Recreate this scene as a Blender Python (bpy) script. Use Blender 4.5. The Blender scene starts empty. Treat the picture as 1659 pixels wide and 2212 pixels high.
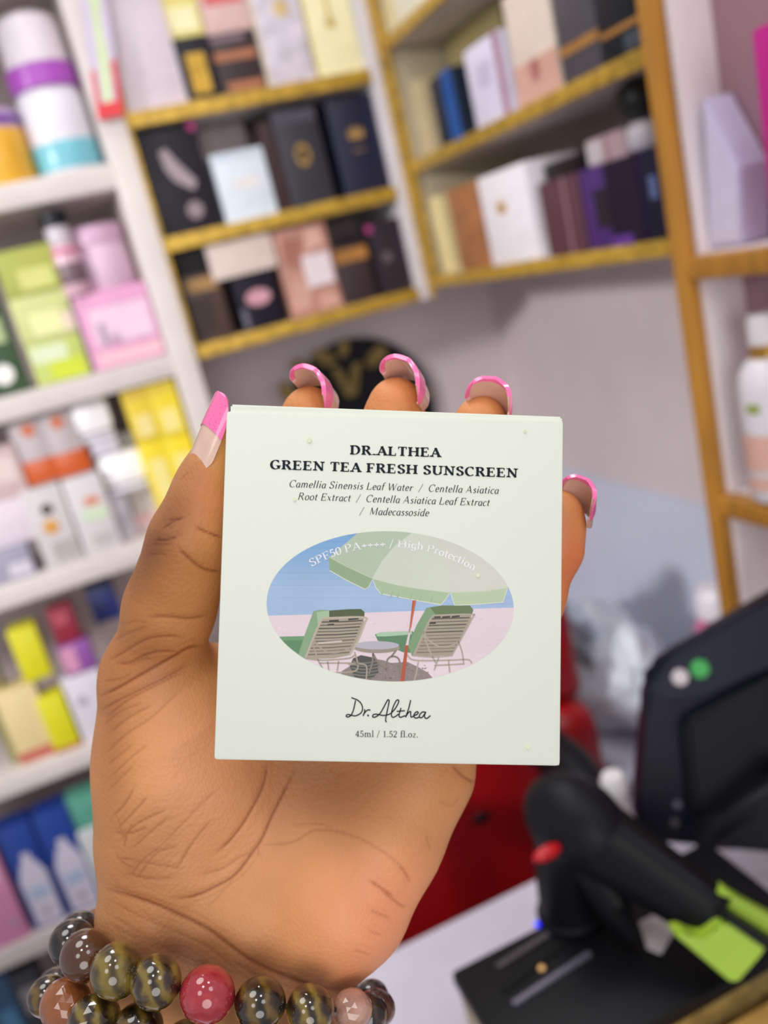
import bpy, bmesh, math, random
import numpy as np
from mathutils import Vector, Matrix
random.seed(7)
SC = bpy.context.scene
COL = SC.collection
# ---------------------------------------------------------------- camera
F_PX, CX, CY = 1850.0, 829.5, 1106.0          # focal length in pixels of a 1659 x 2212 frame
CAM = np.array([0.0, 0.0, 1.45])
_n = lambda v: np.array(v, float) / np.linalg.norm(v)
_down = _n((1560, 6200, F_PX))
_y = np.array([-682, -370, F_PX]); _y = _n(_y - _down * _y.dot(_down))
_x = np.cross(_y, -_down)
ROT = np.array([_x, _y, -_down])               # camera frame (right, down, forward) -> world
cam_data = bpy.data.cameras.new('camera')
cam = bpy.data.objects.new('camera', cam_data); COL.objects.link(cam)
m = Matrix.Identity(4)
for i in range(3):
    m[i][0] = ROT[i][0]; m[i][1] = -ROT[i][1]; m[i][2] = -ROT[i][2]; m[i][3] = CAM[i]
cam.matrix_world = m
cam_data.sensor_fit = 'HORIZONTAL'; cam_data.sensor_width = 36.0
cam_data.lens = 36.0 * F_PX / 1659.0
cam_data.clip_start = 0.01
cam_data.dof.use_dof = True
cam_data.dof.focus_distance = 0.2095
cam_data.dof.aperture_fstop = cam_data.lens / 3.7
SC.camera = cam
# ---------------------------------------------------------------- light and exposure
SC.view_settings.view_transform = 'Standard'; SC.view_settings.look = 'None'
SC.view_settings.gamma = 1.0; SC.view_settings.exposure = 0.0
SC.view_settings.use_curve_mapping = False
world = bpy.data.worlds.new('shop_ambient'); SC.world = world; world.use_nodes = True
bgn = world.node_tree.nodes['Background']
bgn.inputs[0].default_value = (0.93, 0.95, 1.0, 1); bgn.inputs[1].default_value = 0.45
def area(name, loc, target, size, power, color=(1, 1, 1), shape='DISK'):
    d = bpy.data.lights.new(name, 'AREA'); d.energy = power; d.size = size; d.color = color; d.shape = shape
    o = bpy.data.objects.new(name, d); COL.objects.link(o); o.location = loc
    o.rotation_euler = (Vector(target) - Vector(loc)).to_track_quat('-Z', 'Y').to_euler()
    return o
area('ceiling_panel', (-0.25, 0.35, 2.52), (0.0, 0.45, 1.2), 0.6, 4.0, (1, 0.98, 0.95))
area('ceiling_panel', (-0.75, -0.75, 2.50), (0.0, 0.4, 1.3), 0.5, 2.5, (1, 0.97, 0.93))
area('ceiling_panel', (0.55, -0.85, 2.50), (0.2, 0.8, 1.3), 0.5, 2.3, (0.96, 0.97, 1.0))
area('ceiling_spot', (-0.15, -0.28, 2.45), (0.0, 0.2, 1.4), 0.14, 1.3, (1, 0.96, 0.9), 'DISK')
area('ceiling_spot', (0.35, -0.1, 2.45), (0.1, 0.3, 1.3), 0.14, 1.2, (1, 0.96, 0.9), 'DISK')
area('front_fill', (-0.9, -4.0, 1.55), (0.15, 1.2, 1.2), 2.6, 54, (1, 0.98, 0.97))  # large frontal fill added behind the camera, no known window
area('ceiling_panel', (0.22, 0.95, 2.52), (0.25, 0.62, 0.9), 0.5, 6.0, (1, 0.98, 1.0))  # fill added overhead to brighten the counter and chair
def wall_fill_spot(loc, target, power, deg):
    d = bpy.data.lights.new('wall_fill_spot', 'SPOT'); d.energy = power; d.spot_size = math.radians(deg); d.spot_blend = .6; d.shadow_soft_size = .12; d.color = (1, .98, .97)
    o = bpy.data.objects.new('wall_fill_spot', d); COL.objects.link(o); o.location = loc; o.rotation_euler = (Vector(target) - Vector(loc)).to_track_quat('-Z', 'Y').to_euler()
wall_fill_spot((-1.7, -0.1, 2.0), (.55, 1.42, 1.0), 150, 34)  # spot added out of view to lift the dark lower back wall

# ---------------------------------------------------------------- helpers
def ray(px, py):
    return ROT @ np.array([(px - CX) / F_PX, (py - CY) / F_PX, 1.0])
def on_y(p, v): r = ray(*p); return CAM + r * ((v - CAM[1]) / r[1])
def on_x(p, v): r = ray(*p); return CAM + r * ((v - CAM[0]) / r[0])
def on_z(p, v): r = ray(*p); return CAM + r * ((v - CAM[2]) / r[2])
def at(px, py, d): return CAM + ray(px, py) * d
def lin(h):
    h = h.lstrip('#')
    c = [int(h[i:i + 2], 16) / 255 for i in (0, 2, 4)]
    return tuple((x / 12.92 if x <= 0.04045 else ((x + 0.055) / 1.055) ** 2.4) for x in c)
_mats = {}
def mat(hexc, rough=0.5, metal=0.0, kind='paper', coat=0.0):
    """plain procedural material: the colour with a faint noise of its own"""
    key = (hexc, rough, metal, kind, coat)
    if key in _mats: return _mats[key]
    M = bpy.data.materials.new(kind); M.use_nodes = True
    nt = M.node_tree; b = nt.nodes['Principled BSDF']
    c = lin(hexc)
    if max(c) < .06 and kind in ('paper', 'foil'): c = tuple(v * .72 for v in c)
    tc = nt.nodes.new('ShaderNodeTexCoord'); ns = nt.nodes.new('ShaderNodeTexNoise')
    sc, lo, hi = {'paper': (60, .94, 1.04), 'plastic': (25, .96, 1.03), 'glitter': (70, .6, 1.25),
                  'wall': (6, .93, 1.05), 'wood': (18, .75, 1.15), 'fabric': (120, .85, 1.1), 'foil': (40, .7, 1.2)}[kind]
    ns.inputs['Scale'].default_value = sc; ns.inputs['Detail'].default_value = 4
    nt.links.new(tc.outputs['Object'], ns.inputs['Vector'])
    if kind == 'wood':
        mp = nt.nodes.new('ShaderNodeMapping'); mp.inputs['Scale'].default_value = (6, 6, 0.6)
        nt.links.new(tc.outputs['Object'], mp.inputs['Vector']); nt.links.new(mp.outputs['Vector'], ns.inputs['Vector'])
    cr = nt.nodes.new('ShaderNodeValToRGB')
    cr.color_ramp.elements[0].position = .3; cr.color_ramp.elements[1].position = .7
    cr.color_ramp.elements[0].color = tuple(min(1, v * lo) for v in c) + (1,)
    cr.color_ramp.elements[1].color = tuple(min(1, v * hi) for v in c) + (1,)
    nt.links.new(ns.outputs['Fac'], cr.inputs['Fac']); nt.links.new(cr.outputs['Color'], b.inputs['Base Color'])
    if max(c) < .03: b.inputs['Specular IOR Level'].default_value = .22
    b.inputs['Roughness'].default_value = rough; b.inputs['Metallic'].default_value = metal
    b.inputs['Coat Weight'].default_value = coat; b.inputs['Coat Roughness'].default_value = .08
    if kind in ('glitter', 'foil', 'fabric'):
        bp = nt.nodes.new('ShaderNodeBump'); bp.inputs['Strength'].default_value = .35; bp.inputs['Distance'].default_value = .002
        nt.links.new(ns.outputs['Fac'], bp.inputs['Height']); nt.links.new(bp.outputs['Normal'], b.inputs['Normal'])
    _mats[key] = M
    return M
def link_bm(name, bm, mats, parent=None, loc=(0, 0, 0), rz=0.0, smooth=None):
    me = bpy.data.meshes.new(name); bmesh.ops.recalc_face_normals(bm, faces=bm.faces[:]); bm.to_mesh(me); bm.free()
    for M in (mats if isinstance(mats, (list, tuple)) else [mats]): me.materials.append(M)
    if smooth is not None:
        me.shade_smooth()
        if smooth < 3: me.set_sharp_from_angle(angle=smooth)
    o = bpy.data.objects.new(name, me); COL.objects.link(o)
    o.location = loc; o.rotation_euler = (0, 0, rz)
    if parent: o.parent = parent
    return o
def empty(name, loc, rz=0.0):
    o = bpy.data.objects.new(name, None); COL.objects.link(o); o.empty_display_size = .02
    o.location = loc; o.rotation_euler = (0, 0, rz); return o
def tag(o, label, cat, group=None):
    o['label'] = label; o['category'] = cat
    if group: o['group'] = group
    return o
def struct(o): o['kind'] = 'structure'; return o
def b_box(bm, x0, x1, y0, y1, z0, z1, bev=0.0, mi=0):
    t = bmesh.new(); bmesh.ops.create_cube(t, size=1)
    for v in t.verts: v.co = Vector((x0 + (v.co.x + .5) * (x1 - x0), y0 + (v.co.y + .5) * (y1 - y0), z0 + (v.co.z + .5) * (z1 - z0)))
    if bev: bmesh.ops.bevel(t, geom=t.edges[:], offset=bev, segments=2, profile=.6, affect='EDGES')
    for f in t.faces: f.material_index = mi
    tm = bpy.data.meshes.new('t'); t.to_mesh(tm); t.free(); bm.from_mesh(tm); bpy.data.meshes.remove(tm)
    return bm
def box(name, x0, x1, y0, y1, z0, z1, M, parent=None, bev=0.0, loc=(0, 0, 0), rz=0.0):
    return link_bm(name, b_box(bmesh.new(), x0, x1, y0, y1, z0, z1, bev), M, parent, loc, rz, smooth=.6 if bev else None)
def b_lathe(bm, prof, seg=28, c=(0, 0, 0)):
    """prof: list of (radius, z)"""
    rings = []
    for r, z in prof:
        if r < 1e-6: rings.append([bm.verts.new((c[0], c[1], c[2] + z))])
        else: rings.append([bm.verts.new((c[0] + r * math.cos(2 * math.pi * k / seg), c[1] + r * math.sin(2 * math.pi * k / seg), c[2] + z)) for k in range(seg)])
    for a, b in zip(rings, rings[1:]):
        if len(a) == 1 and len(b) == 1: continue
        for k in range(seg):
            k2 = (k + 1) % seg
            if len(a) == 1: bm.faces.new((a[0], b[k], b[k2]))
            elif len(b) == 1: bm.faces.new((a[k], a[k2], b[0]))
            else: bm.faces.new((a[k], a[k2], b[k2], b[k]))
    for ring in (rings[0], rings[-1]):
        if len(ring) > 2: bm.faces.new(ring)
    return bm
def lathe(name, prof, M, parent=None, loc=(0, 0, 0), seg=28):
    return link_bm(name, b_lathe(bmesh.new(), prof, seg), M, parent, loc, smooth=.7)
def b_tube(bm, pts, rad, seg=10):
    pts = [Vector(p) for p in pts]; rads = rad if isinstance(rad, (list, tuple)) else [rad] * len(pts)
    rings = []; up = Vector((0.13, 0.31, 0.94))
    for i, p in enumerate(pts):
        t = (pts[min(i + 1, len(pts) - 1)] - pts[max(i - 1, 0)]).normalized()
        u = t.cross(up).normalized(); w = t.cross(u).normalized()
        rings.append([bm.verts.new(p + (u * math.cos(2 * math.pi * k / seg) + w * math.sin(2 * math.pi * k / seg)) * rads[i]) for k in range(seg)])
    for a, b in zip(rings, rings[1:]):
        for k in range(seg): bm.faces.new((a[k], a[(k + 1) % seg], b[(k + 1) % seg], b[k]))
    bm.faces.new(rings[0][::-1]); bm.faces.new(rings[-1])
    return bm
def tube(name, pts, rad, M, parent=None, seg=10):
    return link_bm(name, b_tube(bmesh.new(), pts, rad, seg), M, parent, smooth=.9)
def b_prism(bm, poly, y0, y1, bev=0.0):
    """polygon in (x, z) extruded along y"""
    a = [bm.verts.new((x, y0, z)) for x, z in poly]; b = [bm.verts.new((x, y1, z)) for x, z in poly]
    n = len(poly)
    bm.faces.new(a); bm.faces.new(b[::-1])
    for i in range(n): bm.faces.new((a[i], b[i], b[(i + 1) % n], a[(i + 1) % n]))
    if bev: bmesh.ops.bevel(bm, geom=bm.edges[:], offset=bev, segments=2, affect='EDGES')
    return bm
def circle(u, v, ru, rv, n=24): return [(u + ru * math.cos(2 * math.pi * k / n), v + rv * math.sin(2 * math.pi * k / n)) for k in range(n)]
# ---------------------------------------------------------------- setting
WALL = mat('#d6c8ca', .45, 0, 'wall'); WHITE = mat('#d3cac6', .45, 0, 'plastic'); PANEL = mat('#b5a6a6', .6, 0, 'wall')
GOLD = mat('#c29c3a', .38, .35, 'glitter'); WOOD = mat('#b9802c', .45, 0, 'wood')
struct(box('floor', -2.5, .8, -2, 1.55, -.05, 0, mat('#9b9694', .4, 0, 'wall')))
struct(box('wall_back', -2.5, .8, 1.45, 1.55, 0, 2.6, WALL))
struct(box('wall_right', .73, .80, -2, 1.45, 0, 2.6, WALL))
# white shelving on the left
unit = tag(empty('shelving_unit', (-.25, 1.3, 0)), 'tall white shelving unit packed with small cosmetics on the left', 'shelving')
U = lambda n, x0, x1, y0, y1, z0, z1, M, b=.002: box(n, x0 + .25, x1 + .25, y0 - 1.3, y1 - 1.3, z0, z1, M, unit, b)
S = [None, 1.642, 1.396, 1.160, .902, .650, .405, .16]
for z in [1.89] + S[1:]: U('shelf', -.62, .117, 1.2, 1.425, z - .031, z, WHITE, .003)
U('upright', .117, .151, 1.196, 1.43, 0, 2.0, WHITE); U('upright', -.65, -.62, 1.196, 1.43, 0, 2.0, WHITE)
U('back_panel', -.62, .117, 1.425, 1.44, .02, 1.98, PANEL)
# gold-edged perfume shelves: back wall and side wall
g1 = tag(empty('perfume_shelf', (.33, 1.3, 1.37)), 'gold-edged perfume shelves on the back wall above the round black plaque', 'shelf')
G = lambda n, x0, x1, y0, y1, z0, z1, M, p=None, b=.001: box(n, x0 - .33, x1 - .33, y0 - 1.3, y1 - 1.3, z0 - 1.37, z1 - 1.37, M, p or g1, b)
BZ = [1.694, 1.539, 1.396]
for z in BZ + [1.885]:
    s = G('shelf', .155, .49, 1.203, 1.40, z - .017, z, WHITE)
    G('gold_edge', .155, .49, 1.198, 1.2032, z - .018, z + .0005, GOLD, s)
G('gold_post', .1515, .1565, 1.197, 1.40, 1.377, 2.0, GOLD)
G('side_panel', .49, .506, 1.199, 1.40, 1.377, 2.0, mat('#cdc7cc', .4, 0, 'plastic')); G('gold_post', .506, .513, 1.194, 1.22, 1.377, 2.0, GOLD)
G('back_panel', .155, .506, 1.40, 1.41, 1.377, 2.0, PANEL)
g2 = tag(empty('perfume_shelf', (.6, .9, 1.38)), 'gold-edged perfume shelves on the side wall, running from the corner to the wooden post', 'shelf')
H = lambda n, x0, x1, y0, y1, z0, z1, M, p=None, b=.001: box(n, x0 - .6, x1 - .6, y0 - .9, y1 - .9, z0 - 1.38, z1 - 1.38, M, p or g2, b)
RZ = [1.724, 1.563, 1.405]
for z in RZ:
    s = H('shelf', .520, .70, .656, 1.187, z - .014, z, WHITE)
    H('gold_edge', .5147, .5203, .656, 1.187, z - .015, z + .0005, GOLD, s)
H('gold_post', .514, .521, 1.187, 1.193, 1.39, 2.0, GOLD)
H('back_panel', .70, .71, .656, 1.187, 1.39, 2.0, PANEL)
H('end_panel', .522, .70, 1.193, 1.199, 1.39, 2.0, mat('#b5a88e', .4, 0, 'plastic'))
# wooden rack at the right edge
wr = tag(empty('display_rack', (.6, .45, 0)), 'wooden-framed display rack with white lining at the right edge of the frame', 'rack')
W = lambda n, x0, x1, y0, y1, z0, z1, M, p=None, b=.0015: box(n, x0 - .6, x1 - .6, y0 - .45, y1 - .45, z0, z1, M, p or wr, b)
LINE = mat('#e8dcdf', .4, 0, 'plastic')
W('post', .509, .521, .6365, .6545, 0, 2.15, WOOD); W('post', .508, .530, .15, .168, 0, 2.15, WOOD)
for z in (1.389, 1.169):
    W('rail', .508, .526, .168, .6365, z - .021, z - .002, WOOD)
    W('shelf', .5262, .5625, .168, .6295, z - .016, z, LINE)
W('side_lining', .521, .5625, .630, .6365, .02, 2.1, LINE)
W('back_panel', .5625, .5725, .15, .6545, .02, 2.1, mat('#a07a84', .4, 0, 'wall'))
# low white cabinet below the side wall
lc = tag(empty('base_cabinet', (.6, .9, 0)), 'low white cabinet along the side wall under the perfume shelves', 'cabinet')
Lb = lambda n, x0, x1, y0, y1, z0, z1, M, p=None, b=.002: box(n, x0 - .6, x1 - .6, y0 - .9, y1 - .9, z0, z1, M, p or lc, b)
LOW = mat('#b4b6c6', .4, 0, 'plastic')
Lb('cabinet_body', .50, .725, .66, 1.44, .04, .715, LOW); Lb('cabinet_top', .485, .725, .658, 1.445, .715, .74, LOW)
for y0, y1 in ((.67, 1.05), (1.055, 1.435)):
    d = Lb('door', .488, .499, y0, y1, .06, .70, LOW); Lb('handle', .480, .488, y1 - .03 if y0 < 1 else y0 + .02, y1 - .02 if y0 < 1 else y0 + .03, .5, .62, mat('#8d8d92', .3, .8, 'plastic'), d)
tr = struct(box('pale_lower_slab_1', .7225, .7295, .66, 1.44, .74, 1.028, mat('#cdd1e2', .3, 0, 'wall')))  # thin blue-grey slab over the lower side wall, bluer than WALL
# ---------------------------------------------------------------- cartons, bottles and tubs
def crown(u, v, s): return [(u + s * a, v + s * b) for a, b in ((-1, -.1), (-.75, .75), (-.35, .15), (0, 1), (.35, .15), (.75, .75), (1, -.1), (.8, -.6), (-.8, -.6))]
def prints(o, w, h, spec):
    for k, it in enumerate(spec):
        kind, col, name = it[0], it[1], it[2]; a = it[3:]
        if kind == 'rect': poly = [(a[0] * w - w / 2, a[1] * h), (a[2] * w - w / 2, a[1] * h), (a[2] * w - w / 2, a[3] * h), (a[0] * w - w / 2, a[3] * h)]
        elif kind == 'disc': poly = circle(a[0] * w - w / 2, a[1] * h, a[2] * w, a[2] * w * (a[3] if len(a) > 3 else 1), 18)
        elif kind == 'crown': poly = crown(a[0] * w - w / 2, a[1] * h, a[2] * w)
        else: poly = [(u * w - w / 2, v * h) for u, v in a[0]]
        t = -.0004 * (k + 1) - (.006 if kind == 'bow' else 0)
        metal = name in ('emblem', 'gold_label', 'gold_band')
        link_bm(name, b_prism(bmesh.new(), poly, t, .0005), mat(col, .35, .35 if metal else 0, 'foil' if metal else 'paper'), o)
TOPS = {}
def frame_of(plane, L, R, T, z, st, key=None):
    f = (lambda p: on_y(p, 1.2 + st)) if plane == 'Y' else (lambda p: on_x(p, .516 + st))
    l, r, t = f(L), f(R), f(T)
    if plane == 'Y':
        lo, hi = (.159, .4885) if key == 'p' else (-.60, .1155)
        l[0] = max(l[0], lo); r[0] = min(r[0], hi)
    else: l[1] = min(l[1], 1.185); r[1] = max(r[1], .6575 if key == 'p' else .2)
    if plane == 'Y': w = r[0] - l[0]; loc = ((l[0] + r[0]) / 2, 1.2 + st, z); rz = 0
    else: w = l[1] - r[1]; loc = (.516 + st, (l[1] + r[1]) / 2, z); rz = -math.pi / 2
    return w, t[2] - z, loc, rz
def carton(key, label, plane, L, R, T, z, col, spec=(), st=.012, dep=None, group=None, name='perfume_carton', cat='carton', rough=.4, kind='paper', h=None, dx=0):
    z = (TOPS[z] if isinstance(z, str) else z) + .0008
    w, hh, loc, rz = frame_of(plane, L, R, T, z, st, 'p' if name == 'perfume_carton' and key != 'm1' else 'c'); h = h or hh
    nxt = [b for b in ([1.867, 1.676, 1.521] if plane == 'Y' and name == 'perfume_carton' else [v - .032 for v in [1.89] + S[1:]] if plane == 'Y' else [1.709, 1.548] if key != 'm1' else []) if b > z + .02]
    if nxt: h = min(h, min(nxt) - z - .001)
    dep = dep or min(.07, max(.035, w * .8))
    o = tag(empty(name, loc, rz), label, cat, group)
    M = mat(col, rough, 0, kind)
    box('carton_body', -w / 2, w / 2, 0, dep, 0, h - .001, M, o, .0012)
    box('tuck_flap', -w / 2 + .001, w / 2 - .001, .0012, dep - .001, h - .0014, h, M, o, .0003)
    prints(o, w, h, spec)
    TOPS[key] = z + h
    return o
def R_(c, n, *a): return ('rect', c, n) + a
def D_(c, n, *a): return ('disc', c, n) + a
# ---- left unit, shelf by shelf
t = tag(empty('cream_tub', tuple(np.array(on_y((165, 345), 1.248)) * [1, 1, 0] + [-.010, 0, S[1] + .0008])), 'tall white tub with purple and teal bands under a domed white lid', 'tub')
r = .041
lathe('tub_body', [(r * .95, 0), (r, .004), (r, .088), (r * .93, .098), (r * .9, .101)], mat('#dfdbe4', .3, 0, 'plastic'), t)
lathe('teal_band', [(r + .0004, .004), (r + .0008, .006), (r + .0008, .035), (r + .0004, .037)], mat('#74b9c8', .3, 0, 'plastic'), t)
lathe('purple_band', [(r * .9, .100), (r + .001, .102), (r + .001, .127), (r * .9, .128)], mat('#a94fb8', .3, 0, 'plastic'), t)
lathe('lid', [(r * .9, .1275), (r * .97, .129), (r * .97, .168), (r * .9, .182), (r * .6, .190), (0, .193)], mat('#ddd2da', .25, 0, 'plastic'), t)
t = tag(empty('cream_tub', tuple(np.array(on_y((30, 385), 1.245)) * [1, 1, 0] + [-.008, 0, S[1] + .0008])), 'short orange-yellow tub with a purple lid beside the tall white tub', 'tub')
lathe('tub_body', [(.036, 0), (.038, .003), (.038, .062), (.034, .066)], mat('#e9b03a', .3, 0, 'plastic'), t)
lathe('lid', [(.036, .064), (.037, .067), (.037, .084), (.034, .087), (0, .088)], mat('#b8a0c4', .3, 0, 'plastic'), t)
lathe('purple_band', [(.0374, .069), (.0378, .070), (.0378, .078), (.0374, .079)], mat('#7a4a9c', .3, 0, 'plastic'), t)
def hang():
    t = tag(empty('hanging_pack', (.128, 1.19, 1.69)), 'lavender packet with a lime stripe and red border hanging on the white upright', 'packet')
    pts = [on_y(p, 1.192) for p in ((172, 0), (228, -10), (268, 250), (212, 262))]
    P = lambda u, v: (pts[3] * (1 - u) + pts[2] * u) * (1 - v) + (pts[0] * (1 - u) + pts[1] * u) * v
    def quad(n, uv, y0, y1, M):
        link_bm(n, b_prism(bmesh.new(), [(P(u, v)[0] - .128, P(u, v)[2] - 1.69) for u, v in uv], y0, y1, .0004), M, t)
    quad('card', [(0, 0), (1, 0), (1, 1.5), (0, 1.5)], -.001, .002, mat('#cfc2da', .35, 0, 'paper'))
    quad('red_border', [(0, 0), (1, 0), (1, .48), (.80, .46), (.80, .13), (.16, .13), (.16, .42), (0, .42)], -.0022, -.0011, mat('#d8383f', .4, 0, 'paper'))
    quad('lime_stripe', [(.30, .10), (.62, .10), (.72, .5), (.62, .8), (.9, 1.2), (.3, 1.2), (.38, .7)], -.0018, -.0011, mat('#cfe0ae', .4, 0, 'paper'))
    quad('hook', [(.4, 1.5), (.6, 1.5), (.6, 1.52), (.4, 1.52)], -.001, .004, mat('#888888', .3, .9, 'plastic'))
hang()
CA = lambda key, label, L, R, T, z, col, spec=(), **k: carton(key, label, 'Y', L, R, T, z, col, spec, name=k.pop('name', 'cosmetic_carton'), **k)
CA('gl1', 'lime and pale green carton at the bottom of the green stack', (72, 800), (190, 780), (130, 728), S[2], '#b9c76a', [R_('#d3dcb8', 'label', .05, .5, .7, .9), R_('#c4d228', 'label', .3, .05, .95, .5)])
CA('gl2', 'pale lime carton in the middle of the green stack', (30, 690), (150, 660), (90, 632), 'gl1', '#c3c984', [R_('#dfe0a0', 'label', .25, .1, .8, .6), R_('#e0c9b8', 'label', .8, .1, 1, .5)])
CA('gl3', 'olive green carton on top of the green stack', (-5, 590), (118, 560), (60, 532), 'gl2', '#a3a848', [R_('#c9cb74', 'label', .3, .1, .9, .55)])
CA('gd1', 'dark green carton beside the green stack at the left frame edge', (-90, 760), (30, 740), (-10, 625), S[2], '#2f4a2c', [D_('#d8d4d0', 'emblem', .62, .2, .2), R_('#9fb07c', 'label', .3, .5, .9, .75)], st=.03)
CA('pk1', 'wide pink carton with grey lettering blob beside the white upright', (172, 700), (362, 690), (260, 618), S[2], '#d99bc0', [R_('#e3c6d8', 'label', .14, .3, .94, .78), R_('#e9b9c4', 'label', .1, .04, .98, .22), R_('#a58a9e', 'label', .22, .3, .30, .6), R_('#b294a8', 'label', .34, .3, .46, .42)])
t = tag(empty('cream_tub', tuple(np.array(on_y((255, 560), 1.255)) * [1, 1, 0] + [-.021, 0, TOPS['pk1'] + .0006])), 'pale lavender-pink tub on the wide pink carton', 'tub')
lathe('tub_body', [(.036, 0), (.038, .003), (.038, .055), (.036, .058)], mat('#d3b3c8', .3, 0, 'plastic'), t); lathe('lid', [(.036, .057), (.0385, .059), (.0385, .078), (.036, .081), (0, .082)], mat('#c9a2bd', .3, 0, 'plastic'), t)
tz = TOPS['pk1'] + .0006; th = (1.603 - tz) / .138
t = tag(empty('toner_bottle', tuple(np.array(on_y((172, 645), 1.222)) * [1, 1, 0] + [0, 0, tz])), 'slim pink bottle with a black cap and clear neck on the wide pink carton', 'bottle')
r = .0185
def tl(n, prof, M): lathe(n, [(q, z * th) for q, z in prof], M, t)
tl('bottle_body', [(r * .9, 0), (r, .003), (r, .075), (r * .9, .082), (r * .6, .086)], mat('#d8b0c0', .25, 0, 'plastic'))
tl('dark_label', [(r + .0003, .02), (r + .0006, .021), (r + .0006, .052), (r + .0003, .053)], mat('#6d565e', .4, 0, 'paper'))
tl('pink_band', [(r + .0003, .066), (r + .0006, .067), (r + .0006, .076), (r + .0003, .077)], mat('#c2768f', .4, 0, 'paper'))
tl('neck', [(r * .85, .085), (r * .85, .112), (r * .7, .113)], mat('#c6bcc4', .15, 0, 'plastic'))
tl('cap', [(r * .85, .1125), (r * .95, .114), (r * .95, .134), (r * .8, .137), (0, .138)], mat('#171b22', .35, 0, 'plastic'))
yl = 'yellow carton in the paired yellow stack, '
CA('y1', yl + 'bottom left one', (292, 950), (348, 930), (330, 952), S[3], '#e8cf1c', [R_('#efe08a', 'label', .2, .3, .8, .8)], st=.01)
CA('y2', yl + 'bottom right one', (350, 950), (407, 930), (390, 940), S[3], '#ead21f', [R_('#efe08a', 'label', .2, .3, .8, .8)], st=.01)
CA('y3', yl + 'top left one', (292, 950), (348, 930), (310, 828), 'y1', '#e3c832', [R_('#ecd98c', 'label', .2, .1, .8, .5), R_('#d6b83e', 'label', .1, .8, .9, .95)], st=.01)
CA('y4', yl + 'top right one', (350, 950), (407, 930), (350, 815), 'y2', '#e8d02a', [R_('#efe08a', 'label', .2, .1, .8, .5), R_('#dcc23c', 'label', .1, .8, .9, .95)], st=.01)
CA('wa', 'white carton with a black and amber motif under the left orange-based bottle', (66, 1130), (150, 1110), (110, 1046), S[3], '#c9c3c4', [D_('#4a3a32', 'emblem', .5, .72, .16), D_('#cf9440', 'emblem', .45, .5, .2), R_('#a9a49f', 'label', .3, .05, .9, .3)])
CA('wb', 'white carton with orange and green print under the right orange-based bottle', (151, 1100), (232, 1080), (190, 1024), S[3], '#cfc9cc', [R_('#d2805c', 'label', .4, .62, .8, .72), R_('#c6d6b8', 'label', .25, .42, .9, .58), R_('#b4afac', 'label', .3, .08, .8, .25)])
for k, (px, zz, lb) in enumerate(((88, 'wa', 'left'), (155, 'wb', 'right'))):
    p = on_y((px, 1000), 1.245)
    t = tag(empty('serum_bottle', (p[0], p[1], TOPS[zz] + .0006)), 'frosted bottle with an orange base and red mark, %s of the two' % lb, 'bottle', 'orange-based bottles')
    b_ = link_bm('bottle_body', b_box(bmesh.new(), -.025, .025, -.022, .022, 0, min(.118, 1.3635 - TOPS[zz]), .008), mat('#b9aeb2', .2, 0, 'plastic'), t, smooth=.8)
    link_bm('orange_base', b_box(bmesh.new(), -.0256, .0256, -.0226, .0226, .001, .040, .008), mat('#c8571c', .25, 0, 'plastic'), t, smooth=.8)
    link_bm('red_mark', b_prism(bmesh.new(), circle(0, min(.118, 1.3635 - TOPS[zz]) - .018, .009, .009, 14), -.0228, -.0215), mat('#d2724f', .4), t)
CA('c1', 'lavender carton at the bottom of the stack with the shiny white jars', (228, 1130), (284, 1110), (255, 1070), S[3], '#c6bfcb', [R_('#b0aab4', 'label', .1, .2, .9, .6)], st=.03)
def jar(key, px, on, label):
    p = on_y((px, 1000), 1.252); z = TOPS[on] + .0006
    t = tag(empty('cream_jar', (p[0], p[1], z)), label, 'jar', 'shiny white jars')
    link_bm('jar_body', b_box(bmesh.new(), -.028, .028, -.025, .025, 0, .010, .004), mat('#d9d5e0', .12, 0, 'plastic', .6), t, smooth=.8)
    link_bm('lid', b_box(bmesh.new(), -.0305, .0305, -.0275, .0275, .0102, .058, .012), mat('#fbf9fd', .08, 0, 'plastic', .8), t, smooth=.8)
    TOPS[key] = z + .058
jar('j1', 260, 'c1', 'glossy white rounded jar, lower of the two beside the yellow cartons')
CA('c2', 'lavender carton between the two shiny white jars', (200, 980), (258, 965), (230, 958), 'j1', '#cfc8d6', st=.03, h=.020)
jar('j2', 224, 'c2', 'glossy white rounded jar, upper of the two beside the yellow cartons')
CA('d1', 'pink and white carton beside the thumb under the grey carton', (292, 1150), (362, 1130), (320, 1105), S[3], '#dcc9d3', [R_('#d9a9b8', 'label', .1, .5, .7, .9)], st=.05)
CA('d2', 'pale grey carton on the pink and white carton', (280, 1080), (360, 1050), (310, 1038), 'd1', '#c9c4c9', [R_('#b9b3b8', 'label', .2, .3, .8, .6)], st=.05)
CA('d3', 'small whitish carton beside the lower shiny jar', (258, 980), (300, 965), (285, 930), 'd2', '#cfc9cb', st=.07)
CA('f1', 'grey-blue carton at the bottom of the stack by the left frame edge', (-60, 1215), (62, 1190), (20, 1180), S[3], '#9a97ac', [R_('#c9c3cf', 'label', .55, .1, .95, .5)], h=.045)
CA('f2', 'pinkish white carton in the middle of the stack by the left frame edge', (-60, 1110), (62, 1090), (20, 1078), 'f1', '#d9ccd6', st=.016)
CA('f3', 'dusty pink carton on top of the stack by the left frame edge', (-70, 1010), (38, 990), (10, 962), 'f2', '#c9b0ae', [R_('#d9c4c0', 'label', .2, .3, .9, .8)], st=.02)
CA('k1', 'beige carton with a rust-red base strip', (3, 1550), (92, 1525), (50, 1482), S[4], '#dcc793', [R_('#c0655a', 'label', .02, .02, .98, .16)])
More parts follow.
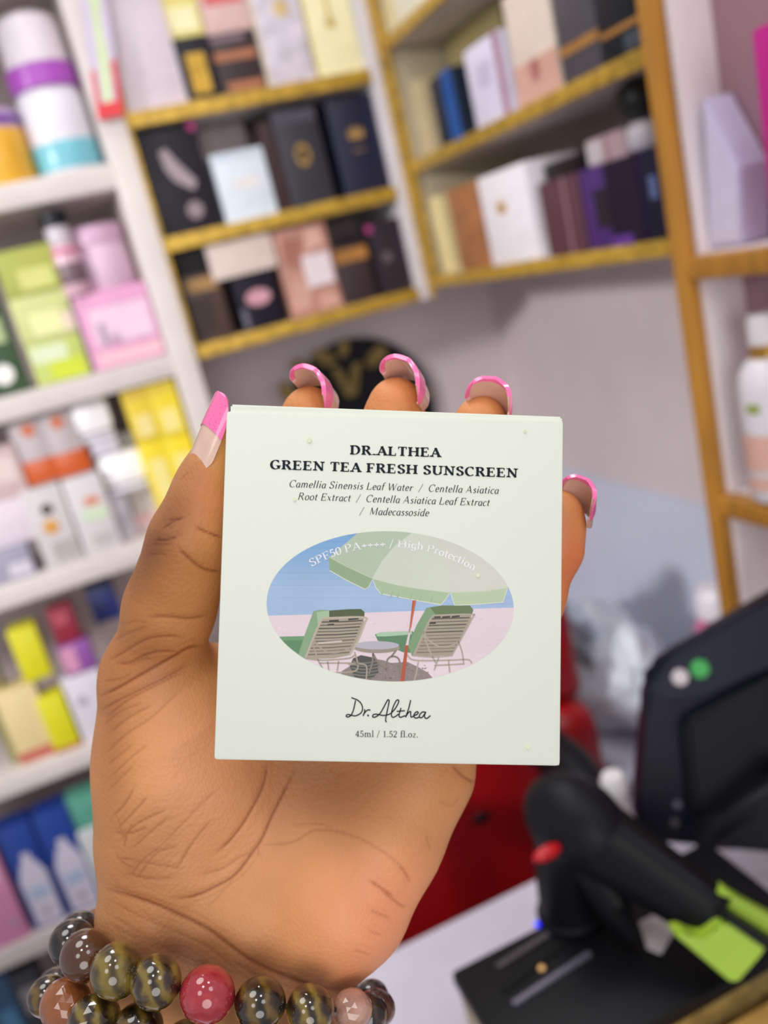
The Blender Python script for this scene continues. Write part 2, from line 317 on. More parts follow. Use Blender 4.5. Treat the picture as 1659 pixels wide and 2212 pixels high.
CA('k2', 'bright lime-yellow carton, lower one beside the beige carton', (94, 1560), (150, 1540), (115, 1500), S[4], '#d3cf1b', [R_('#b06a3a', 'label', .0, .0, 1, .08)], st=.008)
CA('k3', 'bright lime-yellow carton, upper one on the beige carton', (33, 1420), (93, 1400), (65, 1350), 'k1', '#d5d01c', st=.014)
CA('k4', 'white carton beside the lower lime-yellow carton and behind the hand', (152, 1530), (232, 1500), (185, 1452), S[4], '#d4ccd6', [D_('#bcb4c0', 'emblem', .35, .6, .14)])
CA('k5', 'purple and pink carton on the white carton behind the hand', (134, 1430), (200, 1410), (165, 1385), 'k4', '#8a4f9c', [R_('#cf8fb0', 'label', .02, .1, .5, .9)])
CA('k6', 'crimson carton on the purple and pink carton', (112, 1360), (165, 1345), (135, 1310), 'k5', '#8c2238', [R_('#b04a5c', 'label', .2, .55, .7, .8)])
CA('k7', 'navy blue carton beside the crimson carton and behind the hand', (205, 1340), (262, 1320), (235, 1288), 'k5', '#1c2a6c', st=.05, h=.055)
CA('k8', 'small olive carton at the left end of the shelf below the white cartons', (-45, 1480), (0, 1470), (-10, 1395), S[4], '#8f8757', st=.03)
def blue_pack(L, R, T, label):
    CA('b', label, L, R, T, S[5], '#1d3f93', [('poly', '#d5cfe2', 'bottle_print', [(.12, .02), (.9, .02), (.92, .5), (.75, .62), (.66, .66), (.66, .72), (.4, .72), (.4, .66), (.28, .62), (.1, .48)]), R_('#a9bcdc', 'label', .25, .28, .78, .38), D_('#b0a9b4', 'emblem', .5, .14, .1)], group='blue cartons with a white bottle print')
blue_pack((22, 1880), (98, 1860), (55, 1772), 'royal blue carton printed with a white bottle, left of the pair')
blue_pack((100, 1850), (178, 1830), (130, 1742), 'royal blue carton printed with a white bottle, right of the pair')
CA('w5', 'plain white carton under the teal carton beside the hand', (180, 1850), (250, 1830), (210, 1783), S[5], '#cfd2d4')
CA('t5', 'teal green carton on the white carton beside the hand', (152, 1770), (232, 1750), (190, 1714), 'w5', '#5fa691', st=.016, h=.05)
CA('p5', 'pink carton with a silver spot at the lower left frame edge', (-75, 1930), (20, 1910), (-20, 1815), S[5], '#d78bb4', [D_('#a9a5a9', 'emblem', .75, .18, .09), R_('#e3a9c8', 'label', .1, .6, .9, .8)], st=.006)
CA('u1', 'dusky blue carton on the shelf below the blue bottle-print cartons', (-30, 2190), (45, 2170), (10, 2105), S[6], '#2a4a6c', [R_('#4a7ca0', 'label', .3, .2, .8, .7)], st=.02)
CA('u2', 'grey and black carton behind the bead bracelet at lower left', (47, 2190), (112, 2170), (80, 2085), S[6], '#3a3a42', [R_('#8a8488', 'label', .2, .6, .9, .85), R_('#1f5f86', 'label', .2, .1, .8, .4)], st=.02)
# ---- centre shelves
PA = lambda key, label, L, R, T, z, col, spec=(), **k: carton(key, label, 'Y', L, R, T, z, col, spec, **k)
PA('a1', 'large pinkish white carton on the top perfume shelf beside the red-bordered packet', (258, 180), (397, 180), (300, -25), BZ[0], '#d2c5cf', rough=.3)
PA('a2', 'black carton with a gold square label on the top perfume shelf', (393, 160), (468, 160), (412, 78), BZ[0], '#2a2a33', [R_('#c9a03a', 'gold_label', .22, .12, .78, .74)])
PA('a3', 'dark brown carton with copper stripes on the top perfume shelf', (469, 150), (560, 140), (512, 66), BZ[0], '#3a2a2c', [R_('#a5694a', 'copper_stripe', .0, .55, 1, .7), R_('#a5694a', 'copper_stripe', .15, .06, 1, .2), R_('#7d6670', 'copper_stripe', 0, .85, .8, .95)])
PA('a4', 'pale yellow carton standing on the black gold-label carton', (338, 20), (428, 15), (380, -70), 'a2', '#e9dc84', [R_('#f3eebb', 'label', .2, .1, .9, .45)], st=.02)
PA('a5', 'pink and coral carton standing on the copper-striped carton', (433, 20), (535, 15), (480, -70), 'a3', '#dcb8b4', [R_('#d5696a', 'label', .1, .45, .95, .95)], st=.016)
PA('a6', 'grey-white marbled carton with gold edges on the top perfume shelf', (560, 100), (668, 100), (600, -40), BZ[0], '#cfc6d2', [R_('#d9c9a0', 'label', .0, 0, .05, 1), D_('#d8c08a', 'emblem', .6, .75, .16)], kind='foil')
PA('a7', 'cream yellow carton with a gold monogram on the top perfume shelf', (670, 90), (815, 80), (730, -40), BZ[0], '#e6dfb2', [R_('#cdb468', 'gold_band', .46, .62, .54, 1), D_('#cdb468', 'emblem', .5, .58, .1), R_('#d8c678', 'label', .0, .0, .03, 1)])
PA('b1', 'black carton with a pale galloping shape and a magenta spot on the middle shelf', (318, 390), (450, 375), (352, 272), BZ[1], '#2b2830', [('poly', '#9c8c92', 'pale_motif', [(.3, .78), (.42, .8), (.55, .66), (.78, .46), (.7, .38), (.55, .44), (.42, .5), (.32, .62)]), D_('#8c7c82', 'pale_motif', .62, .2, .14), D_('#b0327c', 'magenta_spot', .93, .95, .07)], rough=.35)
PA('b2', 'pale blue-grey carton with faint print on the middle perfume shelf', (472, 410), (584, 390), (512, 325), BZ[1], '#cfd9e3', [R_('#dcd6d6', 'label', .3, .45, .8, .62), R_('#c2ced9', 'label', .05, .9, .95, .97)])
PA('b3', 'greyish white carton set back behind the pale blue-grey carton', (422, 300), (530, 290), (470, 245), BZ[1], '#b9a9ab', st=.085)
PA('b4', 'narrow dark maroon block in the recess between the pale blue and slate cartons', (585, 380), (622, 370), (575, 262), BZ[1], '#3d1a1e', st=.02)  # dark block fills the recess between its neighbours
PA('b5', 'slate black carton with an oval gold crest on the middle perfume shelf', (606, 340), (700, 320), (630, 232), BZ[1], '#34333d', [D_('#b08d4e', 'emblem', .5, .52, .17, 1.35), D_('#3c3838', 'emblem', .5, .52, .10, 1.4), R_('#4a4956', 'label', .05, .85, .95, .96)])
PA('b6', 'navy carton with a gold crown on the middle perfume shelf', (722, 310), (826, 300), (752, 208), BZ[1], '#16193a', [('crown', '#b48d4f', 'emblem', .5, .62, .17), R_('#8c744a', 'gold_band', .36, .44, .64, .46)])
PA('c1', 'brown and gold figured carton with a black top on the lowest perfume shelf', (402, 640), (480, 625), (400, 545), BZ[2], '#4a3630', [R_('#1d1a1c', 'label', .0, .74, 1, 1), R_('#a98352', 'gold_label', .1, .56, .9, .70), R_('#3a2822', 'label', .05, .1, .6, .5)], kind='foil')
PA('c2', 'black carton with a pink label on the lowest perfume shelf', (512, 655), (603, 640), (545, 590), BZ[2], '#211d2c', [D_('#c9939f', 'pink_label', .52, .56, .30, .62), R_('#6a6a78', 'label', .05, .05, .16, .4)])
PA('c3', 'beige carton lying flat on the pink-label carton', (452, 570), (592, 540), (520, 514), 'c2', '#d8c6be', st=.008)
PA('c4', 'rose gold patterned carton with a white label on the lowest perfume shelf', (607, 590), (722, 570), (648, 486), BZ[2], '#b98677', [('poly', '#c99a8a', 'pattern_patch', [(.0, .1), (.35, .05), (.5, .3), (.2, .45)]), ('poly', '#a06a5c', 'pattern_patch', [(.1, .6), (.4, .55), (.5, .85), (.15, .9)]), ('poly', '#d6ab9c', 'pattern_patch', [(.55, .7), (.9, .75), (.85, .95), (.6, .95)]), ('poly', '#c99a8a', 'pattern_patch', [(.55, .02), (.95, .05), (.9, .22), (.6, .2)]), R_('#dccfd4', 'label', .42, .30, .94, .66)], kind='foil')
PA('c5', 'dark brown carton with a golden brown band on the lowest perfume shelf', (730, 590), (800, 575), (755, 497), BZ[2], '#3b2a30', [R_('#b07a3c', 'gold_band', 0, .58, 1, .76), R_('#231c22', 'label', .02, .80, .98, .97)])
PA('c6', 'charcoal carton with a magenta spot at the corner end of the lowest perfume shelf', (803, 560), (893, 545), (840, 472), BZ[2], '#372e36', [D_('#6a5e66', 'emblem', .45, .5, .14), D_('#b0327c', 'magenta_spot', .10, .92, .10), R_('#1f1b22', 'label', 0, 0, .1, .8)])
# ---- side wall shelves
SA = lambda key, label, L, R, T, z, col, spec=(), **k: carton(key, label, 'X', L, R, T, z, col, spec, **k)
SA('s0', 'cream white carton on the topmost side shelf in the corner', (826, 60), (905, 0), (840, -80), RZ[0], '#e4dfcb', [R_('#d8c890', 'label', .1, .1, .3, .9)], st=.006)
SA('s1', 'slim beige carton in the corner of the upper side shelf', (874, 250), (915, 250), (885, 180), RZ[1], '#c2b08c', st=.02)
SA('s2', 'dark teal carton with a blue side on the upper side shelf', (938, 240), (985, 220), (950, 158), RZ[1], '#14253a', [R_('#1f4f96', 'blue_panel', .55, 0, 1, 1)], st=.006)
SA('s3', 'white carton with silvery print on the upper side shelf', (1014, 190), (1088, 160), (1030, 92), RZ[1], '#dcd6ec', [R_('#c6c0d6', 'label', .3, .45, .7, .75), R_('#a9788c', 'mauve_strip', .86, 0, 1, 1)], st=.004)
SA('s4', 'large olive cream carton set back behind the white carton', (950, 90), (1078, 40), (1000, -10), RZ[1], '#bfb27c', st=.085)
SA('s5', 'cream carton with a rosy lower half on the upper side shelf', (1104, 120), (1198, 90), (1120, -30), RZ[1], '#ead9ca', [R_('#dcab9c', 'rose_panel', 0, 0, 1, .36), D_('#cf8a84', 'emblem', .5, .26, .13)], st=.004)
SA('s6', 'dark grey carton with a gold strap on the upper side shelf', (1206, 100), (1292, 70), (1230, -40), RZ[1], '#4b4852', [R_('#c08a44', 'gold_band', 0, .30, 1, .40)], st=.004)
SA('s7', 'black carton with a gold strap next to the wooden post', (1297, 80), (1388, 50), (1330, -45), RZ[1], '#1b222d', [R_('#c08a44', 'gold_band', 0, .34, 1, .42), R_('#3c4654', 'label', .55, .05, .95, .28)], st=.004)
SA('q1', 'slim cream carton at the corner of the lower side shelf', (925, 520), (962, 515), (930, 428), RZ[2], '#d9c894', st=.012)
SA('q2', 'copper brown carton on the lower side shelf', (980, 495), (1042, 475), (990, 402), RZ[2], '#9c6640', kind='foil', st=.008)
SA('q3', 'white carton with a small gold emblem on the lower side shelf', (1047, 480), (1148, 450), (1085, 366), RZ[2], '#e2dce2', [('crown', '#d0a45c', 'emblem', .42, .62, .10)], st=.004)
SA('q4', 'plum carton with a pale seam on the lower side shelf', (1172, 460), (1256, 440), (1200, 386), RZ[2], '#54303f', [R_('#8c6a74', 'label', .60, 0, .66, 1)], st=.004)
SA('q5', 'violet carton with a dark centre panel on the lower side shelf', (1262, 450), (1383, 420), (1310, 350), RZ[2], '#43206e', [R_('#1c1230', 'label', .45, .0, 1, 1), R_('#2c2230', 'label', .22, .25, .48, .72), R_('#5a2c8c', 'label', .45, 0, .8, .12)], st=.004)
SA('q6', 'midnight blue carton next to the wooden post', (1386, 420), (1442, 400), (1400, 318), RZ[2], '#141838', [R_('#5a6a9c', 'label', .35, .45, .6, .7)], st=.004)
SA('q7', 'pale pink and white carton lying on the violet carton', (1268, 330), (1350, 305), (1300, 292), 'q5', '#c8a9b0', [R_('#dcd2d8', 'label', 0, .1, .4, .9), R_('#a87e84', 'label', .5, .0, .56, .9)], st=.03)
SA('q8', 'small black carton lying on the plum carton', (1180, 400), (1250, 380), (1210, 345), 'q4', '#241c20', st=.02)
p = on_x((1392, 300), .55)
t = tag(empty('perfume_bottle', (.55, p[1], TOPS['q6'] + .0006)), 'round black perfume bottle with a pale collar on the midnight blue carton', 'bottle')
lathe('bottle_body', [(.004, 0), (.014, .001), (.0165, .008), (.016, .02), (.011, .026)], mat('#c9c2c8', .2, 0, 'plastic'), t)
lathe('stopper', [(.010, .0262), (.020, .032), (.024, .044), (.020, .056), (.010, .062), (0, .063)], mat('#20201e', .25, 0, 'plastic'), t)
# ---- wooden rack contents
o = SA('m1', 'tall magenta carton at the right edge of the frame', (1648, 300), (1700, 300), (1648, 55), 1.3895, '#c8188c', st=.004, dep=.035)
def wedge():
    z = 1.3895; P = [on_x(q, .531) for q in ((1512, 215), (1592, 365), (1600, 540), (1530, 540))]
    t = tag(empty('leaflet_stand', (.531, P[2][1] + .0175, z + .0006)), 'pale lavender leaflet stand with a sloping top in the wooden rack', 'stand')
    pl = [(-(q[1] - P[2][1] - .02), max(0, q[2] - z)) for q in (P[3], P[2], P[1], P[0])]; pl[0] = (pl[0][0], 0); pl[1] = (pl[1][0], 0)
    t.rotation_euler = (0, 0, -math.pi / 2)
    link_bm('stand_body', b_prism(bmesh.new(), pl, 0, .03, .001), mat('#cfc8e6', .35, 0, 'plastic'), t)
    link_bm('front_card', b_prism(bmesh.new(), [(a * .86 + .002, b * .9 + .004) for a, b in pl], -.0012, 0), mat('#d8d2ec', .35), t)
wedge()
p = on_x((1655, 1060), .534)
t = tag(empty('lotion_bottle', (.5345, .583, 1.1702)), 'white lotion bottle with a gold neck ring and orange print in the wooden rack', 'bottle')
r = .0255
lathe('bottle_body', [(r * .93, 0), (r, .004), (r, .098), (r * .93, .112), (r * .7, .122), (r * .48, .126)], mat('#e4e0e6', .25, 0, 'plastic'), t)
lathe('gold_ring', [(r * .48, .1255), (r * .5, .1258), (r * .5, .136), (r * .46, .1362)], mat('#b98a38', .3, .6, 'foil'), t)
lathe('cap', [(r * .46, .136), (r * .5, .137), (r * .5, .158), (r * .42, .162), (0, .163)], mat('#e6dfe3', .25, 0, 'plastic'), t)
for nm, c, z0, z1, a0, a1 in (('orange_print', '#e0b0a0', .03, .062, 2.6, 4.2), ('green_mark', '#9aa64c', .082, .09, 3.1, 3.6), ('orange_print', '#e0b0a0', .012, .024, 2.8, 4.0)):
    bm = bmesh.new(); n = 10; ring = []
    for k in range(n + 1):
        a = a0 + (a1 - a0) * k / n; ring.append((bm.verts.new(((r + .0005) * math.cos(a), (r + .0005) * math.sin(a), z0)), bm.verts.new(((r + .0005) * math.cos(a), (r + .0005) * math.sin(a), z1))))
    for u, v in zip(ring, ring[1:]): bm.faces.new((u[0], v[0], v[1], u[1]))
    link_bm(nm, bm, mat(c, .4), t)
# ---- plaque on the back wall
t = tag(empty('wall_plaque', (.432, 1.447, 1.195)), 'round black plaque with a gold V and gold flourishes on the back wall', 'plaque')
def disc_y(name, r0, y0, y1, M, parent, c=(0, 0), bev=.003):
    return link_bm(name, b_prism(bmesh.new(), circle(c[0], c[1], r0, r0, 48), y0, y1, bev), M, parent, smooth=.6)
disc_y('disc', .137, -.016, 0, mat('#15151c', .35, 0, 'plastic'), t)
bm = bmesh.new(); n = 48
GO = mat('#8f7a40', .4, .3, 'foil')
def pl_(px, py): q = on_y((px, py), 1.43); return (q[0] - .432, q[2] - 1.195)
link_bm('letter', b_prism(bmesh.new(), [pl_(*p) for p in ((716, 797), (733, 793), (754, 832), (760, 786), (779, 782), (772, 850), (756, 858), (748, 856))], -.0185, -.0155), GO, t)
for px, py, a, rl in ((813, 770, .5, .024), (700, 772, 2.5, .022), (655, 800, 2.2, .024), (622, 850, 1.8, .022), (905, 850, -.4, .022), (742, 752, 1.2, .016)):
    c, s = math.cos(a), math.sin(a); x, z = pl_(px, py)
    leaf = [(x + rl * (math.cos(b) * c - .55 * math.sin(b) * s), z + rl * (math.cos(b) * s + .55 * math.sin(b) * c)) for b in [k * .5236 for k in range(12)]]
    link_bm('flourish', b_prism(bmesh.new(), leaf, -.018, -.0155), GO, t)
# ---------------------------------------------------------------- counter and what stands on it
ZC = .90
BLK = mat('#0b0c11', .48, 0, 'plastic'); BLK2 = mat('#121319', .48, 0, 'plastic')
t = tag(empty('counter', (.2, .4, 0)), 'white shop counter under the black printer at the lower right', 'counter')
C_ = lambda n, x0, x1, y0, y1, z0, z1, M, b=.003: box(n, x0 - .2, x1 - .2, y0 - .4, y1 - .4, z0, z1, M, t, b)
CW = mat('#d6d2e2', .3, 0, 'plastic')
C_('countertop', -.42, .475, .08, .597, ZC - .03, ZC, CW)
C_('counter_body', -.40, .465, .14, .56, .08, ZC - .03, mat('#cfcad2', .45, 0, 'plastic')); C_('plinth', -.38, .45, .18, .53, 0, .08, mat('#77747a', .5, 0, 'plastic'))
# receipt printer with gold glitter sides
PX, PY, PZ = .205, .40, ZC
t = tag(empty('receipt_printer', (PX, PY, PZ)), 'black receipt printer with gold glitter sides and a blue light under the scanner', 'printer')
x0, x1, y0, y1, zt = .100 - PX, .310 - PX, .347 - PY, .449 - PY, .1
box('glitter_body', x0 + .002, x1 - .002, y0 + .002, y1 - .002, 0, .088, mat('#a8935a', .35, .35, 'glitter'), t, .002)
box('black_top', x0, x1, y0, y1, .0885, zt, BLK, t, .004)
def dev(px, py, z=zt): q = on_z((px, py), PZ + z); return (q[0] - PX, q[1] - PY)
def bar_on(name, a, b, wd, M, z0=zt, hgt=.0012):
    A, B = Vector(dev(*a)), Vector(dev(*b)); d = (B - A).normalized(); n = Vector((-d.y, d.x)) * wd / 2
    bm = bmesh.new(); lo = [bm.verts.new((p.x, p.y, z0 - .0006)) for p in (A - n, B - n, B + n, A + n)]; hi = [bm.verts.new((p.x, p.y, z0 + hgt)) for p in (A - n, B - n, B + n, A + n)]
    bm.faces.new(lo); bm.faces.new(hi)
    for i in range(4): bm.faces.new((lo[i], lo[(i + 1) % 4], hi[(i + 1) % 4], hi[i]))
    link_bm(name, bm, M, t)
bar_on('paper_slot', (1085, 2142), (1215, 2040), .006, mat('#08080a', .6, 0, 'plastic'))
bar_on('silver_bar', (1110, 2172), (1275, 2062), .0035, mat('#80808f', .3, .5, 'plastic'), hgt=.002)
bar_on('printed_mark', (1075, 2090), (1185, 2018), .004, mat('#4a4348', .5))
def led(name, px, py, rad, col, st):
    M = bpy.data.materials.new('led'); M.use_nodes = True; b = M.node_tree.nodes['Principled BSDF']
    c = lin(col); b.inputs['Base Color'].default_value = c + (1,); b.inputs['Emission Color'].default_value = c + (1,); b.inputs['Emission Strength'].default_value = st
    q = dev(px, py); lathe(name, [(rad, -.0005), (rad, .0008), (rad * .6, .0016), (0, .002)], M, t, (q[0], q[1], zt), 14)
led('status_light', 1162, 1997, .0022, '#0018ff', 1.3); led('status_light', 1201, 2008, .0020, '#c9b62a', .5); led('status_light', 1170, 2092, .0022, '#d8a866', .5)
# barcode scanner on its stand: head, window, handle and foot
sbase = on_z((1234, 1972), PZ + zt)
t = tag(empty('barcode_scanner', (sbase[0], sbase[1], PZ + zt + .0008)), 'black barcode scanner with a red window tilted on its stand above the printer', 'scanner')
O = Vector(t.location)
def q3(px, py, d): return Vector(at(px, py, d)) - O
bm = bmesh.new()
bmesh.ops.create_uvsphere(bm, u_segments=28, v_segments=18, radius=1)
A = q3(1243, 1775, .560)
ax = (q3(1560, 1985, .50) - q3(1230, 1760, .56)).normalized()
mt = Matrix.Translation(A) @ ax.to_track_quat('X', 'Z').to_matrix().to_4x4() @ Matrix.Diagonal((.037, .027, .031, 1))
bm.transform(mt); link_bm('scanner_head', bm, BLK2, t, smooth=3.1)
pts = [q3(1270, 1795, .560), q3(1340, 1842, .545), q3(1430, 1902, .528), q3(1510, 1955, .513), q3(1562, 1990, .503)]
link_bm('handle', b_tube(bmesh.new(), pts, [.026, .0235, .0205, .0185, .0155], 18), BLK, t, smooth=.9)
link_bm('grip_ridge', b_tube(bmesh.new(), [p + Vector((0, 0, k)) for p, k in zip(pts[1:], (.0215, .0185, .0165, .0135))], [.004, .0045, .004, .003], 10), BLK2, t, smooth=.9)
w0 = q3(1182, 1842, .537)
bm = bmesh.new(); bmesh.ops.create_uvsphere(bm, u_segments=18, v_segments=10, radius=1)
bm.transform(Matrix.Translation(w0) @ Matrix.Diagonal((.0105, .004, .0052, 1)))
RW = mat('#c01420', .2, 0, 'plastic'); link_bm('scan_window', bm, RW, t, smooth=3.1)
link_bm('stand_neck', b_tube(bmesh.new(), [Vector((0, 0, .002)), Vector((.001, 0, .02)), q3(1222, 1870, .575), q3(1225, 1810, .57)], [.0215, .0205, .021, .022], 16), BLK, t, smooth=.9)
fe = Vector(on_z((1352, 2018), PZ + zt + .009)) - O
link_bm('stand_foot', b_tube(bmesh.new(), [q3(1275, 1850, .555), q3(1320, 1950, .545), fe], [.014, .012, .009], 12), BLK, t, smooth=.9)
lathe('stand_base', [(.0235, 0), (.0235, .003), (.0215, .005), (0, .006)], BLK, t, (0, 0, 0), 24)
pp = [on_z(p, PZ + zt + .0012) for p in ((1380, 1992), (1418, 1978), (1458, 2012), (1428, 2062), (1398, 2050))]; pc = np.mean(pp, axis=0)
t = tag(empty('paper_slip', tuple(pc)), 'small white paper slip on the printer beside the lime green tool', 'paper')
bm = bmesh.new(); lo_ = [bm.verts.new(tuple(p - pc)) for p in pp]; hi_ = [bm.verts.new(tuple(p - pc + np.array([0, 0, .0006 + .0012 * (k % 2)]))) for k, p in enumerate(pp)]
bm.faces.new(lo_); bm.faces.new(hi_)
for i in range(5): bm.faces.new((lo_[i], lo_[(i + 1) % 5], hi_[(i + 1) % 5], hi_[i]))
link_bm('sheet', bm, mat('#ddd6da', .6), t)
# lime green clip at the end of the handle
lm = Vector(at(1580, 2045, .49))
t = tag(empty('price_gun', tuple(lm)), 'lime green and black hand tool lying against the scanner handle', 'tool')
LIME = mat('#a3c63a', .35, 0, 'plastic')
def slab(name, pp, d, thick, M, bev=.001):
    fr = [Vector(at(x, y, dd)) - lm for x, y, dd in [(p[0], p[1], p[2] if len(p) > 2 else d) for p in pp]]
    nn = Vector(ROT[:, 2]) * thick
    bm = bmesh.new(); a = [bm.verts.new(p) for p in fr]; b = [bm.verts.new(p + nn) for p in fr]; n = len(fr)
    bm.faces.new(a); bm.faces.new(b[::-1])
    for i in range(n): bm.faces.new((a[i], b[i], b[(i + 1) % n], a[(i + 1) % n]))
    bmesh.ops.bevel(bm, geom=bm.edges[:], offset=bev, segments=2, affect='EDGES')
    return link_bm(name, bm, M, t, smooth=.6)
slab('front_jaw', [(1455, 2018), (1478, 2014), (1520, 2036), (1552, 2000), (1572, 1994), (1655, 2046), (1648, 2062), (1596, 2122), (1578, 2122)], .484, .014, LIME)
slab('rear_jaw', [(1545, 1930), (1568, 1922), (1600, 1948), (1720, 2010), (1720, 2070), (1655, 2035), (1574, 1982)], .500, .014, LIME)
slab('black_spine', [(1556, 1982), (1580, 1978), (1720, 2068), (1720, 2092), (1655, 2050)], .482, .018, BLK)
# monitor seen from behind
mo = Vector(on_z((1520, 1860), ZC))
mo = Vector((.40, .535, ZC))
t = tag(empty('monitor', tuple(mo)), 'dark navy monitor back with a green sticker leaning at the right edge', 'monitor')
lm = mo
NAVY = mat('#0d1120', .42, 0, 'plastic')
dm = .69
slab('casing', [(1372, 1800), (1384, 1700), (1396, 1560), (1396, 1480), (1412, 1440), (1446, 1412), (1560, 1350), (1690, 1276), (1785, 1223), (1785, 1800), (1700, 1850), (1560, 1835), (1400, 1822)], dm, .022, NAVY, .006)
slab('rear_hump', [(1480, 1560), (1640, 1475), (1765, 1410), (1765, 1680), (1660, 1740), (1500, 1770)], dm - .014, .016, mat('#0f121a', .5, 0, 'plastic'), .004)
slab('top_bevel', [(1400, 1490), (1444, 1424), (1690, 1288), (1780, 1238), (1780, 1385), (1690, 1430), (1520, 1500), (1450, 1520)], dm - .006, .008, mat('#1b1f30', .4, 0, 'plastic'), .003)
def spot(name, px, py, rad, M, d):
    c = Vector(at(px, py, d)) - mo; zc_ = Vector(ROT[:, 2])
    bm = bmesh.new(); bmesh.ops.create_cone(bm, cap_ends=True, segments=22, radius1=rad, radius2=rad * .85, depth=.002)
    bm.transform(Matrix.Translation(c) @ (-zc_).to_track_quat('Z', 'Y').to_matrix().to_4x4()); link_bm(name, bm, M, t, smooth=.6)
spot('green_sticker', 1513, 1446, .0078, mat('#3fae55', .4), dm - .0078)
spot('white_button', 1470, 1464, .0068, mat('#d8ccd0', .3, 0, 'plastic'), dm - .0078)
spot('screw', 1463, 1738, .0035, mat('#6a6a78', .25, .6, 'plastic'), dm - .0015); spot('screw', 1458, 1778, .0035, mat('#6a6a78', .25, .6, 'plastic'), dm - .0015)
box('stand_base', .045, .104, -.03, .045, 0, .012, BLK, t, .004)
tube('stand_neck', [(.078, .02, .012), (.080, .02, .05), (.080, .012, .11)], [.018, .016, .016], BLK, t, 14)
tube('stand_arm', [Vector(at(1520, 1825, .672)) - mo, Vector(at(1560, 1790, .655)) - mo, Vector(at(1700, 1690, .650)) - mo, (.075, .012, .06)], [.008, .010, .012, .012], BLK2, t, 12)
# small white things between scanner and monitor
p = on_z((1500, 1945), ZC)
t = tag(empty('paper_roll', (.326, .479, ZC + .0003)), 'white till roll standing on the counter behind the scanner handle', 'roll')
lathe('paper', [(.006, 0), (.026, 0), (.026, .036), (.006, .036)], mat('#d4cdd2', .6), t, seg=32); lathe('core', [(.0035, 0), (.0059, 0), (.0059, .037), (.0035, .037)], mat('#b0aab4', .6), t)
def capbottle(name, x, y, z, label, body, cap, h, r, ch, cr):
    t = tag(empty(name, (x, y, z + .0003)), label, 'bottle')
    lathe('bottle_body', [(r * .92, 0), (r, .003), (r, h * .8), (r * .8, h * .94), (cr * .8, h)], body, t)
    lathe('cap', [(cr * .85, h), (cr, h + .002), (cr, h + ch * .7), (cr * .75, h + ch * .95), (0, h + ch)], cap, t)
q = at(1325, 1690, .66)
capbottle('small_bottle', q[0], q[1], ZC, 'small bottle with a round white cap standing behind the scanner head', mat('#c9bcc4', .25, 0, 'plastic'), mat('#e9e6e8', .2, 0, 'plastic'), max(.03, q[2] - ZC - .012), .012, .02, .0102)
q = at(1545, 1300, 1.06)
capbottle('pink_bottle', q[0], q[1], .74, 'pink bottle with a rounded white cap showing above the monitor', mat('#cf6f9a', .3, 0, 'plastic'), mat('#e6e2ea', .2, 0, 'plastic'), q[2] - .74 - .018, .034, .04, .0235)
# carton in front of the printer
t = tag(empty('printed_carton', (.255, .31, ZC)), 'orange-yellow carton with blue print in front of the printer at the bottom right corner', 'carton')
cz = .074
box('carton_body', -.072, .09, -.06, .033, 0, cz, mat('#e0ae5c', .4), t, .0012); box('tuck_flap', -.071, .089, -.059, .032, cz - .0004, cz + .0006, mat('#e6b765', .4), t, .0002)
for k, (n, c, pl) in enumerate((('blue_print', '#5f7fb8', [(-.016, -.04), (.055, -.04), (.055, .018), (.01, .028), (-.016, .010)]), ('white_print', '#d6d3e6', circle(.006, .002, .008, .013, 20)), ('white_print', '#d6d3e6', [(.024, -.025), (.040, -.025), (.040, .008), (.024, .008)]))):
    bm = bmesh.new(); z = cz + .0007 + .0003 * k; a = [bm.verts.new((x, y, z)) for x, y in pl]; b = [bm.verts.new((x, y, z + .0004)) for x, y in pl]; bm.faces.new(a); bm.faces.new(b)
    for i in range(len(pl)): bm.faces.new((a[i], a[(i + 1) % len(pl)], b[(i + 1) % len(pl)], b[i]))
    link_bm(n, bm, mat(c, .4), t)
# ---------------------------------------------------------------- red chair behind the counter
RED = mat('#a3060f', .42, 0, 'plastic', .15)
t = tag(empty('office_chair', (.27, .86, 0)), 'red padded office chair with black armrests behind the white counter', 'chair')
def cushion(name, x0, x1, y0, y1, z0, z1, M, b, par=None):
    return link_bm(name, b_box(bmesh.new(), x0 - .27, x1 - .27, y0 - .86, y1 - .86, z0, z1, b), M, par or t, smooth=3.1)
ba = cushion('backrest', .075, .388, .865, .925, .50, .975, RED, .022)
cushion('side_bolster', .385, .462, .845, .92, .50, .868, RED, .03)
cushion('side_bolster', .02, .088, .845, .92, .50, .868, RED, .03)
cushion('headrest', .300, .462, .872, .915, .868, 1.035, RED, .018)
cushion('seat', .03, .43, .64, .885, .44, .52, RED, .03)
q = Vector(at(1050, 1778, 1.05)) - Vector((.27, .86, 0))
bm = bmesh.new(); bmesh.ops.create_uvsphere(bm, u_segments=16, v_segments=10, radius=1); bm.transform(Matrix.Translation((q.x, .008, q.z)) @ Matrix.Diagonal((.014, .008, .008, 1)))
link_bm('back_button', bm, BLK, t, smooth=3.1)
for sx, xx in ((1, .352), (-1, .09)):
    a = tube('armrest', [(xx - .27, -.015, .872), (xx - .27, -.06, .884), (xx - .27, -.13, .886), (xx - .27, -.175, .874)], [.020, .026, .026, .020], BLK, t, 14)
    tube('armrest_post', [(xx - .27, -.08, .88), (xx - .27, -.08, .49)], .015, BLK, a)
tube('gas_column', [(-.04, -.03, .44), (-.04, -.03, .1)], .025, BLK, t)
